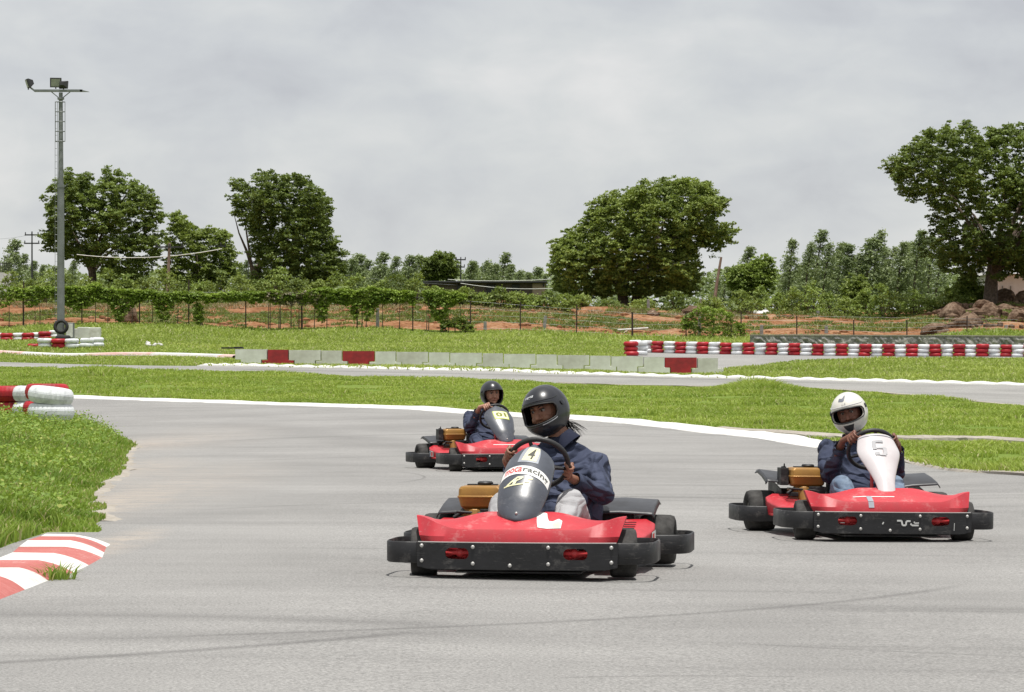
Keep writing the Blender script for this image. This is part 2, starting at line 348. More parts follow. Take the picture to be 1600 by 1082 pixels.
def tps(r): return np.where(r > 1e-9, r * r * np.log(np.maximum(r, 1e-9)), 0)
K = tps(np.linalg.norm(CU[:, None] - CU[None], axis=2)) + np.eye(len(CU)) * 2e-4
Q = np.concatenate([np.ones((len(CU), 1)), CU], 1)
A = np.block([[K, Q], [Q.T, np.zeros((3, 3))]])
sol = np.linalg.solve(A, np.concatenate([ctrl[:, 2], np.zeros(3)]))
def inpoly(x, y, poly):
    poly = np.asarray(poly)[:, :2]; c = np.zeros(x.shape, bool); j = len(poly) - 1
    for i in range(len(poly)):
        xi, yi = poly[i]; xj, yj = poly[j]
        with np.errstate(divide='ignore', invalid='ignore'):
            c ^= ((yi > y) != (yj > y)) & (x < (xj - xi) * (y - yi) / (yj - yi + 1e-12) + xi)
        j = i
    return c
def edist(x, y, line):
    line = np.asarray(line)[:, :2]; d = np.full(x.shape, 1e9)
    for a, b in zip(line[:-1], line[1:]):
        ab = b - a; t = np.clip(((x - a[0]) * ab[0] + (y - a[1]) * ab[1]) / (ab @ ab), 0, 1)
        d = np.minimum(d, np.hypot(x - a[0] - t * ab[0], y - a[1] - t * ab[1]))
    return d
def flat(px, py): return Pz(px, py, 0)[:2]
edge_in = [(-200, 668), (0, 668), (90, 670), (150, 676), (188, 684), (203, 694), (208, 700), (196, 708), (190, 722), (193, 738), (184, 751), (155, 760), (138, 780), (150, 794), (164, 810), (162, 826), (150, 834)]
EDGE_IN = [flat(*p) for p in edge_in] + [flat(70, 834), flat(20, 852), flat(-60, 884), flat(-220, 950), flat(-500, 1060), (-5, 3), (-5, -20)]
INF = EDGE_IN + [(-60, -20), (-60, EDGE_IN[0][1])]
def terrain(x, y, rough=True):
    x = np.asarray(x, float); y = np.asarray(y, float); sh = x.shape; x = x.ravel(); y = y.ravel(); z = np.empty(len(x))
    for s in range(0, len(x), 4000):
        q = uv_(x[s:s + 4000], y[s:s + 4000]); r = np.linalg.norm(q[:, None] - CU[None], axis=2)
        z[s:s + 4000] = tps(r) @ sol[:-3] + sol[-3] + q @ sol[-2:]
    m = inpoly(x, y, INF); de = edist(x, y, EDGE_IN)
    k = np.clip((y - 12) / 24, 0, 1)
    z = z + np.where(m, (1 - np.exp(-(de / (.9 + .6 * k)) ** 1.5)) * (.12 + .30 * k) * np.clip((60 - y) / 6, 0, 1), 0)
    if rough:
        k = np.clip((y - 151) / 3, 0, 1) * np.clip((185 - y) / 10, 0, 1)
        z = z + k * ((fbm(x * .8, y * .8, 4) - .5) * .55 + (fbm(x * .22, y * .3, 2, 5) - .5) * .6)
    return z.reshape(sh)
def tz(x, y): return float(terrain(np.array([x]), np.array([y]))[0])

def poly3(l): return [P(*p)[:2] for p in l]
OUTX = poly3(OUT); TRACK = OUTX + [(14, 10), (16, -20), (-16, -20), (-30, 40)]
FARR = poly3(FRN) + poly3(FRF)[::-1]
R2 = [P(*p)[:2] for p in [(972, 556, 116), (990, 549.5, 131.5), (1280, 555, 129), (1600, 557, 128), (1800, 558, 127), (1800, 559.5, 120), (1600, 559.5, 120), (1400, 559.5, 118), (1250, 562, 114), (1180, 566, 109), (1120, 569.5, 106), (1010, 567, 108)]]
def resample(poly, step, closed=True):
    out = []; n = len(poly)
    for i in range(n if closed else n - 1):
        a, b = np.array(poly[i][:2]), np.array(poly[(i + 1) % n][:2]); L_ = np.hypot(*(b - a)); k = max(1, int(L_ / step))
        for q in range(k): out.append(tuple(a + (b - a) * q / k))
    if not closed: out.append(tuple(poly[-1][:2]))
    return out
def smoothline(l, n=10):                 # Catmull-Rom through control points
    l = [np.array(p, float) for p in l]; l = [2 * l[0] - l[1]] + l + [2 * l[-1] - l[-2]]; out = []
    for i in range(1, len(l) - 2):
        for q in range(n):
            t = q / n; a, b, c, d = l[i - 1:i + 3]
            out.append(tuple(.5 * (2 * b + (c - a) * t + (2 * a - 5 * b + 4 * c - d) * t * t + (3 * b - a - 3 * c + d) * t ** 3)))
    out.append(tuple(l[-2])); return out
OUTS = smoothline(OUTX, 6)
TRACK = OUTS + [(14, 10), (16, -20), (-16, -20), (-30, 40)]
FRNS, FRFS = smoothline(poly3(FRN), 6), smoothline(poly3(FRF), 6)
FARR = FRNS + FRFS[::-1]
# ragged grass edge where the infield meets the asphalt
EI = resample(EDGE_IN[:18], .3, False)
EI = [(x + .18 * (vnoise(np.array(x * 2.1), np.array(y * 2.1)) - .5) * (1 if i > 3 else 0), y + .35 * (vnoise(np.array(x * 1.7), np.array(y * 1.7), 4) - .5)) for i, (x, y) in enumerate(EI)]
INF2 = EI + EDGE_IN[18:] + [(-60, -20), (-60, EDGE_IN[0][1])]

ys = [-25, -15, -8, -2, 2]; y = 5.
while y < 150: ys.append(y); y *= 1.03
ys += list(np.arange(150, 176, .8)); ys += [178, 182, 188, 196, 215, 260, 340]
pts = []
us = np.linspace(-1, 1, 97); us = np.sign(us) * np.abs(us) ** 1.25 * .42
for y in ys:
    sp = max(y, 0) + 14 if y < 100 else y + 14
    for u in us: pts.append((u * sp + (hash((int(y * 10), int(u * 1000))) % 7) * 1e-4, y))
for a in (-3000, -900, -300, 300, 900, 3000):
    for b in (-3000, -900, -200, 600, 1200, 3000): pts.append((a, b))
edges = []
def addc(poly, step, closed=True):
    pl = resample(poly, step, closed); b = len(pts); pts.extend(pl)
    for i in range(len(pl) - (0 if closed else 1)): edges.append((b + i, b + (i + 1) % len(pl)))
addc(TRACK, 1.2); addc(INF2, .7); addc(FARR, 2); addc(R2, 2)
EB = [(-200, 151.2), (200, 151.2)]; addc(EB, 1.2, False)
res = delaunay_2d_cdt([Vector(p) for p in pts], edges, [], 0, 1e-5)
V2 = np.array([(v.x, v.y) for v in res[0]]); T = np.array([tuple(f) for f in res[2]])
Z2 = terrain(V2[:, 0], V2[:, 1]); V3 = np.concatenate([V2, Z2[:, None]], 1)
cen = V2[T].mean(1); cx, cy = cen[:, 0], cen[:, 1]
reg = np.zeros(len(T), int)                       # 0 grass ground
reg[(cy > 151.2) & (np.abs(cx) < 200) & (cy < 178)] = 1   # bare red earth behind the fence
reg[(cy >= 178) | (np.abs(cx) > 190) | (cy < -25)] = 2
reg[inpoly(cx, cy, TRACK)] = 3
reg[inpoly(cx, cy, INF2)] = 4
reg[inpoly(cx, cy, FARR)] = 5
reg[inpoly(cx, cy, R2)] = 6
MARKS = [((-4.5, 52), (-1.5, 40), (1.5, 22), .9, .16), ((3.5, 30), (2.6, 20), (.5, 9), 1.0, .14), ((-.6, 12.0), (.7, 12.9), (2.9, 16.4), .06, .5), ((-2.2, 10.4), (-1.3, 11.0), (-.2, 12.2), .08, .6), ((-2.6, 12.7), (-1.4, 12.6), (.1, 12.0), .22, .38),
         ((.9, 11.6), (1.6, 11.3), (2.4, 11.0), .02, .6), ((-3, 11.6), (-1.6, 11.6), (.4, 12.2), .4, .28), ((-1.2, 31), (-.9, 29.6), (-1.3, 27.5), .025, .6), ((-1.3, 27.5), (-.7, 26.8), (.4, 26.9), .02, .5), ((2.2, 27.6), (4.2, 26.4), (7, 26.9), .03, .6), ((1.4, 24.4), (2.6, 24.9), (3.4, 26), .03, .4), ((-1, 24), (2, 26), (6, 25), .12, .35), ((0, 27), (3.6, 28.5), (8, 27), .10, .4),
         ((-1, 30), (3, 33), (7, 31), .2, .35), ((-2.6, 22), (-.5, 24), (2.3, 24.6), .06, .4), ((-4, 33), (0, 37), (5, 36), .18, .3), ((-5, 42), (-1, 46), (4, 43), .3, .3), ((.2, 10.2), (.6, 10.3), (1.2, 10.3), .03, .4)]
STAINS = [(flat(200, 735), .75, (.37, .32, .27), .8, 7), (flat(175, 790), .45, (.40, .34, .28), 1.0, 8), (flat(215, 697), 1.0, (.39, .33, .28), .8, 5), (flat(190, 850), .25, (.4, .34, .28), .9, 8), (flat(270, 760), 1.1, (.34, .30, .26), .7, 8), (flat(290, 690), 1.6, (.36, .32, .28), .5, 6)]
m_asph = asphalt('worn_asphalt', MARKS, STAINS)
m_asph2 = asphalt('far_asphalt', [(P(400, 578, 93)[:2], P(800, 590, 89)[:2], P(1500, 608, 80)[:2], .9, .5)], (), (.265, .26, .247))
names = {0: ('grass_ground', m_grassg), 1: ('earth_bank', m_earth), 2: ('far_ground', m_bar), 3: ('race_track', m_asph), 4: ('infield_ground', m_grassg), 5: ('back_straight', m_asph2), 6: ('pit_road', m_asph2)}
for k, (nm, mt) in names.items():
    t = T[reg == k]; u, inv = np.unique(t, return_inverse=True)
    o = link(nm, amesh(nm, V3[u], inv.reshape(t.shape)), mt, smooth=True); meta(o, kind='structure')

def sweep(name, line, prof, mt, kind='structure', jit=0.0, hfun=None):
    """raised strip along a ground line; prof = [(side offset, height)]"""
    line = [np.array(p[:2]) for p in line]; rows = []; zz = terrain(np.array([p[0] for p in line]), np.array([p[1] for p in line]))
    for i, p in enumerate(line):
        a = line[max(i - 1, 0)]; b = line[min(i + 1, len(line) - 1)]; t = (b - a) / np.hypot(*(b - a)); n = np.array([-t[1], t[0]])
        h = hfun(i, p) if hfun else 1
        rows.append([tuple(p + n * (o_ + jit * (random.random() - .5))) + (zz[i] + z_ * h + (jit * .3 * (random.random() - .5) if z_ > .02 else 0),) for (o_, z_) in prof])
    g = G(); g.grid(rows); g.f = [f[::-1] for f in g.f]
    o = g.build(name, mt); meta(o, kind=kind); return o
# white painted kerb along the outside of the bend
kl = resample([p for p in OUTS if p[1] > 39.5], .5, False)
def kh(i, p): return (.42 + .14 * min(1, max(0, (66 - p[1]) / 20)) + .2 * vnoise(np.array(p[0] * 1.3), np.array(p[1] * 1.3))) * min(1, max(.08, (p[1] - 39.5) / 3))
sweep('track_kerb', kl, [(-.10, -.04), (-.08, .012), (.06, .055), (.22, .10), (.34, .118), (.46, .07), (.48, -.05)], m_white, jit=.03, hfun=kh)
el = resample([p for p in OUTS if p[1] < 40.3], .4, False)
sweep('asphalt_edge_strip', el, [(-.05, -.02), (-.03, .022), (.12, .035), (.2, -.02)], m_cement, jit=.05)
sl = resample(smoothline(poly3(STR), 5), .5, False)
sweep('old_cement_kerb', sl, [(-.12, -.05), (-.1, .06), (.12, .09), (.4, .07), (.42, -.05)], m_cement, jit=.05)
# scalloped white teeth along the far side of the back straight
fl = resample([p for p in FRFS if -11 < p[0] < 40], .16, False)
def tooth(i, p): return .6 + .6 * abs(math.sin(i * .16 / .62 * math.pi))
sweep('rumble_kerb', fl, [(.0, -.04), (.03, .03), (.2, .075), (.34, .085), (.44, -.04)], m_white, hfun=tooth)
nl = resample([p for p in FRNS if 1 < p[0] < 40], .5, False)
sweep('road_edge_line', nl, [(-.10, -.02), (-.09, .03), (.05, .035), (.06, -.02)], m_cement, jit=.03)
# far left kerb, red and white
krl = smoothline(poly3(KRB), 8); krl = resample(krl, .3, False)
g1, g2, g3 = [], [], []
acc = 0; seg_w, seg_r = [], []
kk = sweep('striped_kerb', krl, [(-.9, .0), (-.6, .02), (-.08, .03), (-.05, .1), (.3, .14), (.34, -.05)], m_cement)
kk.data.materials.append(m_white); kk.data.materials.append(m_kpink)
for p in kk.data.polygons:
    r_, c_ = divmod(p.index, 5)
    if c_ >= 2: p.material_index = 1 if (int(r_ * .3 / 2.75) % 2 == 0) else 2
# ---- chevron kerb at the inside of the bend, near left
def ck(x, y): return x / 3.0067, 590 + y / 3.0067
bnd = [((215, 735), (350, 738), (545, 796)), ((190, 746), (352, 747), (512, 803)), ((130, 765), (330, 765), (500, 828)), ((90, 795), (305, 795), (492, 852)), ((60, 822), (250, 825), (428, 888)),
       ((-30, 858), (180, 858), (355, 922)), ((-110, 893), (90, 893), (235, 960)), ((-190, 925), (-15, 930), (125, 1003)), ((-300, 965), (-130, 975), (-10, 1055)), ((-420, 1010), (-260, 1025), (-150, 1110)), ((-560, 1060), (-400, 1080), (-300, 1170)), ((-720, 1120), (-560, 1140), (-460, 1240))]
ZI = .075
kr = []
for i, (a, b, c) in enumerate(bnd):
    k = min(1, i / 2 + .25)
    A_, B_, C_ = Pz(*ck(*a), ZI * k), Pz(*ck(*b), ZI * k), Pz(*ck(*c), .006)
    kr.append([np.array(A_), np.array(B_), np.array(C_)])
g = G(); mats_ = []
NS = 6
def crow(r):
    A_, B_, C_ = r; o = [tuple(A_ + np.array((-.06, .02, -.12)))] + [tuple(A_ + (B_ - A_) * q / NS) for q in range(NS)] + [tuple(B_ + (C_ - B_) * q / NS + np.array((0, 0, .012 * math.sin(math.pi * q / NS)))) for q in range(NS + 1)] + [tuple(C_ + np.array((.03, -.04, -.05)))]
    return o
rows = []
for i in range(len(kr) - 1):
    for q in range(3): rows.append(crow([kr[i][j] * (1 - q / 3) + kr[i + 1][j] * q / 3 for j in range(3)])); mats_.append(i)
rows.append(crow(kr[-1])); g.grid(rows)
back = [rows[0][j] for j in range(len(rows[0]))]
g.grid([back, [(p[0] + .02, p[1] + .05, -.05) for p in back]])
ko = g.build('chevron_kerb', m_white); meta(ko, kind='structure'); ko.data.materials.append(m_kred)
nc = len(rows[0]) - 1
for p in ko.data.polygons:
    r_ = p.index // nc
    p.material_index = 1 if (r_ < len(mats_) and mats_[r_] % 2 == 1) else 0
ii = [i for i, p in enumerate(EI) if p[1] < 44 and p[0] < -2.6 or p[1] < 30 and i < 130]
apl = [p for p in EI if 20.4 < p[1] < 43.5]
sweep('cement_apron', resample(apl, .3, False), [(-.3, -.02), (-.2, .004), (.05, .005), (.12, -.004)], m_cement, jit=.12)
# cement apron showing between the grass tip and the asphalt

# ================================================================== grass
def blades(name, pos, h, wd, lean, mt, label=None, bend=.5, parent=None):
    """each blade: a bent, tapering strip (a quad and a tip)"""
    n = len(pos); a = rng.uniform(0, 2 * np.pi, n); dx, dy = np.cos(a), np.sin(a)
    la = rng.uniform(0, 2 * np.pi, n); l = lean * rng.uniform(.2, 1, n) * h
    lx, ly = np.cos(la) * l, np.sin(la) * l
    V = np.zeros((n, 5, 3)); hw = wd / 2
    V[:, 0] = pos + np.stack([dx * hw, dy * hw, -.02 + 0 * h], 1); V[:, 1] = pos - np.stack([dx * hw, dy * hw, .02 + 0 * h], 1)
    mid = pos + np.stack([lx * .35, ly * .35, h * .6], 1)
    V[:, 2] = mid - np.stack([dx * hw * .8, dy * hw * .8, 0 * h], 1); V[:, 3] = mid + np.stack([dx * hw * .8, dy * hw * .8, 0 * h], 1)
    V[:, 4] = pos + np.stack([lx, ly, h], 1)
    b = np.arange(n)[:, None] * 5
    tr = np.concatenate([b + np.array([[0, 1, 2]]), b + np.array([[0, 2, 3]]), b + np.array([[3, 2, 4]])])
    o = link(name, amesh(name, V.reshape(-1, 3), tr), mt, parent); return o
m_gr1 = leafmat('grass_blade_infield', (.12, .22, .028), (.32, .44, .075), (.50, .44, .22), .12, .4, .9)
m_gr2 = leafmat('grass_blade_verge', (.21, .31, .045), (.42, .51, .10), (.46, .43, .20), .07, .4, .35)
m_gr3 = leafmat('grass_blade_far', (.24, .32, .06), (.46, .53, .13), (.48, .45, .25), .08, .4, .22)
m_weed = leafmat('weed_leaf', (.12, .22, .03), (.30, .42, .07), (.42, .46, .12), .08, .35, 1.2)
def scatter(n, f):                        # rejection sampling helper
    out = [];
    while sum(len(o) for o in out) < n: out.append(f(n))
    return np.concatenate(out)[:n]
# infield, near left
def s_inf(n):
    y = 12 + 42 * rng.random(n) ** 1.5; x = -y * rng.uniform(.10, .24, n) - rng.uniform(0, .6, n)
    m = inpoly(x, y, INF2); return np.stack([x, y], 1)[m]
p2 = scatter(150000, s_inf); z = terrain(p2[:, 0], p2[:, 1]); cl_ = fbm(p2[:, 0] * 1.6, p2[:, 1] * 1.2, 3)
de = edist(p2[:, 0], p2[:, 1], EI); ed = np.clip(de / .4, .35, 1)
hh = .8 * (.05 + .13 * np.clip(cl_ * 1.8 - .45, 0, 1)) * rng.uniform(.6, 1.3, len(z)) * ed * (1 + .5 * np.clip((p2[:, 1] - 24) / 12, 0, 1))
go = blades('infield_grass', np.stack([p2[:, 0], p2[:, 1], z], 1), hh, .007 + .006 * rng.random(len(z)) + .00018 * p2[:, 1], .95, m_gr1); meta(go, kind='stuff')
def leaves(cent, size, up=.6, asp=.55, droop=0.0):
    n = len(cent); nr = rng.normal(size=(n, 3)) * np.array([1, 1, .8]); nr[:, 2] = np.abs(nr[:, 2]) + up; nr /= np.linalg.norm(nr, axis=1)[:, None]
    t = rng.normal(size=(n, 3)); t[:, 2] -= droop; t -= nr * (t * nr).sum(1)[:, None]; t /= np.linalg.norm(t, axis=1)[:, None]; b = np.cross(nr, t)
    s = np.asarray(size)[:, None] if hasattr(size, '__len__') else size
    V = np.stack([cent - t * s * .5, cent + b * s * .5 * asp - t * s * .05, cent + t * s * .5, cent - b * s * .5 * asp - t * s * .05], 1)
    V[:, 1] -= nr * s * .06; V[:, 3] -= nr * s * .06
    return V.reshape(-1, 3), np.arange(4 * n).reshape(-1, 4)
def leafobj(name, cent, size, mt, parent=None, **k):
    V, Fc = leaves(cent, size, **k); return link(name, amesh(name, V, Fc), mt, parent)
# leafy weeds in the infield: clumps of broader leaves
def s_weed(n):
    y = 15 + 33 * rng.random(n) ** .8; x = -y * rng.uniform(.13, .21, n); m = inpoly(x, y, INF2) & (edist(x, y, EI) > .22) & (fbm(x * .9, y * .5, 2, 9) > .42 - .25 * (y > 33))
    return np.stack([x, y], 1)[m]
wc = scatter(1500, s_weed); wz = terrain(wc[:, 0], wc[:, 1]); de = edist(wc[:, 0], wc[:, 1], EI)
wh = (.08 + .15 * rng.random(len(wz)) + .10 * np.clip((wc[:, 1] - 30) / 10, 0, 1)) * np.clip(de / .5, .4, 1)
k = 26; cc = np.repeat(np.stack([wc[:, 0], wc[:, 1], wz], 1), k, 0); hh = np.repeat(wh, k)
t_ = rng.random(len(cc)) ** .7; cc = cc + np.stack([rng.normal(size=len(cc)) * hh * .33 * (.4 + t_), rng.normal(size=len(cc)) * hh * .33 * (.4 + t_), hh * t_], 1)
meta(leafobj('leafy_weeds', cc, rng.uniform(.025, .06, len(cc)), m_weed), kind='stuff')
# verge strip between the bend and the back straight, then the wide grass up to the fence
def region_sampler(y0, y1, pw, tests, spread=.2):
    def f(n):
        y = y0 + (y1 - y0) * rng.random(n) ** pw; x = y * rng.uniform(-spread, spread, n)
        m = np.ones(n, bool)
        for t in tests: m &= t(x, y)
        return np.stack([x, y], 1)[m]
    return f
nr_ = lambda x, y: ~((y > 38) & (y < 80) & (edist(x, y, OUTS) < .62)) & ~((y > 36) & (y < 52) & (edist(x, y, sl) < .55)) & ~inpoly(x, y, FARR) & ~inpoly(x, y, TRACK) & ~inpoly(x, y, R2)
p2 = scatter(260000, region_sampler(27, 100, 1.0, [nr_, lambda x, y: fbm(x * 1.1, y * .7, 3, 17) > .30 + .18 * rng.random(len(x)), lambda x, y: y < np.interp(x / y, [-.2, 0, .2], [98, 90, 82])], .21)); z = terrain(p2[:, 0], p2[:, 1]); cl_ = fbm(p2[:, 0] * .6, p2[:, 1] * .35, 3)
hh = .62 * (.035 + .13 * np.clip(cl_ * 2 - .55, 0, 1)) * rng.uniform(.6, 1.35, len(z))
hump = np.exp(-((p2[:, 0] / p2[:, 1] - .085) / .012) ** 2) * (p2[:, 1] > 72) + np.exp(-((p2[:, 0] / p2[:, 1] + .143) / .008) ** 2) * (p2[:, 1] > 84)
hh *= 1 + 1.6 * hump
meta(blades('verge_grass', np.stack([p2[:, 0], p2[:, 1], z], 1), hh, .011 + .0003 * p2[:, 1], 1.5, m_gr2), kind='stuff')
p2 = scatter(170000, region_sampler(82, 151, 1.0, [nr_, lambda x, y: y > np.interp(x / y, [-.2, 0, .2], [97, 91, 84])], .21)); z = terrain(p2[:, 0], p2[:, 1]); cl_ = fbm(p2[:, 0] * .4, p2[:, 1] * .2, 3, 3)
back_ = np.clip((p2[:, 1] - 136) / 8, 0, 1)
hh = .8 * (.05 + .12 * np.clip(cl_ * 2 - .5, 0, 1) + .12 * back_ * cl_) * rng.uniform(.6, 1.35, len(z))
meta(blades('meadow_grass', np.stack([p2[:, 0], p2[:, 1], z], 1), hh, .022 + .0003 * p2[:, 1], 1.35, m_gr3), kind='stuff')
# green terrace on the earth bank, dry tufts on its crest
p2 = scatter(105000, region_sampler(152, 172, 1, [lambda x, y: ((y > 154.3) & (y < 160.8) & (fbm(x * .35, y * .5, 2, 21) > .22)) | ((y > 165) & (fbm(x * .5, y * .5, 2, 22) > .5)) | (fbm(x * .7, y * .9, 2, 31) > .74)], .2))
z = terrain(p2[:, 0], p2[:, 1])
m_gr4 = leafmat('bank_grass', (.09, .14, .03), (.22, .28, .07), (.40, .34, .2), .12, .3, .3)
meta(blades('bank_grass', np.stack([p2[:, 0], p2[:, 1], z], 1), rng.uniform(.05, .18, len(z)), .06, 1.6, m_gr4), kind='stuff')
p2 = scatter(16000, region_sampler(163.5, 168, 1, [lambda x, y: (x < 14) & (fbm(x * .6, y * .5, 2, 12) > .4)], .2)); z = terrain(p2[:, 0], p2[:, 1])
m_dry = leafmat('dry_grass', (.22, .15, .08), (.42, .34, .21), None, 0, .3, .3)
meta(blades('dry_bank_grass', np.stack([p2[:, 0], p2[:, 1], z], 1), rng.uniform(.06, .2, len(z)), .05, 1.4, m_dry), kind='stuff')
# small tuft growing through the chevron kerb
tp = np.array(Pz(92, 903, .02)); q = np.repeat(tp[None], 90, 0) + np.stack([rng.normal(size=90) * .04, rng.normal(size=90) * .05, np.zeros(90)], 1)
to = blades('grass_tuft', q, rng.uniform(.03, .09, 90), .009, 1.9, m_gr1); meta(to, 'low green grass tuft sprouting through the red and white chevron kerb', 'grass tuft')
# rubble specks and soil lumps on the bank
gk = G()
for i in range(520):
    y = random.uniform(151.5, 166); x = y * random.uniform(-.19, .13); s = random.uniform(.06, .26)
    gk.ball((x, y, tz(x, y)), (s * random.uniform(.7, 1.4), s, s * random.uniform(.4, .8)), 3)
meta(gk.build('loose_earth_lumps', m_earth, smooth=False), kind='stuff')
# ================================================================== trees and shrubs
mT = [leafmat('neem_leaf', (.075, .115, .025), (.21, .28, .065), (.28, .35, .10), .1, .32, .35),
      leafmat('light_green_leaf', (.105, .155, .032), (.28, .35, .08), (.35, .41, .13), .1, .34, .35),  # lighter green foliage, used over whole trees and bushes
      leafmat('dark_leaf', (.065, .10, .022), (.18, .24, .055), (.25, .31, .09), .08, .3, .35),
      leafmat('plantation_leaf', (.14, .19, .08), (.29, .35, .17), (.38, .43, .25), .1, .3, .3),
      leafmat('shrub_leaf', (.12, .18, .036), (.29, .38, .085), (.36, .42, .13), .08, .3, .4),
      leafmat('vine_leaf', (.10, .17, .025), (.30, .41, .06), (.32, .40, .09), .08, .3, .8)]
def crown_points(poly, d, thick, n, seed, hug=.45, inset=.42):
    """clump centres filling a rounded volume whose outline is the given one (photo pixels at distance d)"""
    r = np.random.default_rng(seed); pl = np.array([P(x, y, d) for x, y in poly])[:, [0, 2]]
    lo, hi = pl.min(0), pl.max(0); out = []
    while len(out) < n:
        q = lo + (hi - lo) * r.random((4000, 2)); q = q[inpoly(q[:, 0], q[:, 1], pl)]
        e = edist(q[:, 0], q[:, 1], np.concatenate([pl, pl[:1]])); ok = e > inset; q = q[ok]; e = e[ok]; R_ = max(thick * .9, .5)
        dep = thick * np.sqrt(np.clip(1 - (1 - np.clip(e / R_, 0, 1)) ** 2, .02, 1))
        s = r.uniform(-1, 1, len(q)); s = np.sign(s) * np.abs(s) ** hug
        out += [(a, d + t, b) for (a, b), t in zip(q, dep * s)]
    return np.array(out[:n])
def clumps(cent, rad, k, seed, sq=.75):
    r = np.random.default_rng(seed); c = np.repeat(cent, k, 0); v = r.normal(size=(len(c), 3)); v /= np.linalg.norm(v, axis=1)[:, None]
    v[:, 2] = np.where(v[:, 2] < -.2, -v[:, 2] * .6, v[:, 2])
    rr = np.repeat(rad * r.uniform(.55, 1.25, len(cent)), k) if not hasattr(rad, '__len__') else np.repeat(rad, k)
    return c + v * (rr * r.random(len(c)) ** .4)[:, None] * np.array([1, 1, sq])
def limb_tree(name, label, cat, poly, d, thick, n, base, mt, leaf=.17, rad=.42, k=22, seed=1, trunk_r=.28, fork=.35, nl=14, group=None, stems=1, holes=None, spread=None):
    bx, by, bz = base; root = empty(name, (bx, by, bz), 0, label, cat, group)
    n = int(n * 1.75); leaf *= .98; k = int(k * 1.15); r0 = np.random.default_rng(seed + 50); bough = .75 + .0 * d
    bc = crown_points(poly, d, thick, max(30, n // 4), seed, hug=.5, inset=.28); bc = np.repeat(bc, 5, 0)
    cp = np.concatenate([bc + r0.normal(size=bc.shape) * .17, crown_points(poly, d, thick * .7, n // 6, seed + 9)])
    rad *= .66; k = int(k * 1.25); leaf *= .9
    if holes:
        hp = np.array([P(a, b, d) for a, b, _ in holes]); hr = np.array([c / F * d for _, _, c in holes]); m = np.ones(len(cp), bool)
        for c, q in zip(hp, hr): m &= ~((np.hypot(cp[:, 0] - c[0], cp[:, 2] - c[2]) < q))
        cp = cp[m]
    o = np.array(base)
    lc = clumps(cp, rad, k, seed + 1); r = np.random.default_rng(seed + 2)
    leafobj('crown', lc - o, r.uniform(.6, 1.3, len(lc)) * leaf, mt, root, up=.7, asp=.6)
    g = G(); top = cp[:, 2].max() - bz; rr = random.Random(seed)
    for s in range(stems):
        x0 = (s - (stems - 1) / 2) * trunk_r * 2.2; fk = Vector((x0 * 2.5 + rr.uniform(-.2, .2), rr.uniform(-.2, .2), top * fork))
        g.tube([(x0, 0, -.4), (x0, 0, .1), (x0 * 1.5 + rr.uniform(-.1, .1), 0, fk.z * .5), fk], [trunk_r * 1.4, trunk_r * 1.1, trunk_r * .9, trunk_r * .8], 9)
        for q in range(int(nl * .6) // stems):
            t = Vector(cp[rr.randrange(len(cp))] - o); 
            if t.z < fk.z * .7: continue
            mid = fk.lerp(t, .5) + Vector((rr.uniform(-.4, .4), rr.uniform(-.4, .4), abs(t - fk) .__abs__() * .08 if False else rr.uniform(.1, .6)))
            a = fk - Vector((0, 0, rr.uniform(0, fk.z * .35)))
            g.tube([a, a.lerp(mid, .5) + Vector((0, 0, .15)), mid, t], [trunk_r * .45, trunk_r * .28, trunk_r * .16, .02], 6)
    g.build('trunk', m_bark, root, smooth=True); return root
def gz(px, d): x = (px - 800) / F * d; return (x, d, tz(x, d))
# the five big trees
limb_tree('neem_tree', 'broad twin-lobed dark tree just right of the tall floodlight mast', 'tree',
          [(62, 312), (75, 290), (98, 268), (118, 262), (140, 268), (152, 290), (158, 268), (170, 257), (192, 262), (210, 280), (228, 282), (240, 300), (258, 318), (262, 345), (252, 365), (258, 395), (240, 420), (232, 466), (180, 468), (160, 445), (152, 425), (132, 425), (108, 412), (82, 404), (66, 380), (58, 360), (72, 345), (64, 330)],
          184, 3.4, 1150, gz(143, 184), mT[0], .2, .42, 20, 11, .3, .33, 16, holes=[(153, 285, 7), (150, 330, 3)])
limb_tree('round_bushy_tree', 'lower light green tree filling the gap right of the twin-lobed tree', 'tree',
          [(250, 370), (262, 340), (275, 328), (290, 332), (303, 352), (318, 355), (335, 352), (355, 358), (366, 372), (372, 398), (378, 420), (370, 452), (320, 462), (262, 456), (246, 430), (262, 405)],
          192, 2.6, 620, gz(310, 192), mT[1], .2, .40, 18, 12, .2, .3, 10, holes=[(305, 350, 4), (268, 372, 5)])
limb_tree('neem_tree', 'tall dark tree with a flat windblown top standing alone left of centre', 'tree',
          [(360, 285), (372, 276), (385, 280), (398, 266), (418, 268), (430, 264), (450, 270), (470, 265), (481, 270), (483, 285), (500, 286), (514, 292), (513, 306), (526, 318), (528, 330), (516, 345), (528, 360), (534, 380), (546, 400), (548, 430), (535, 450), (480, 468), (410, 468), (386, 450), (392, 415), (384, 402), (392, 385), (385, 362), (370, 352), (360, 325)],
          184, 3.3, 1250, gz(418, 184), mT[2], .2, .42, 20, 13, .3, .3, 16, stems=2, holes=[(405, 380, 3.5), (438, 390, 3), (402, 330, 3), (460, 400, 3), (395, 350, 3)])
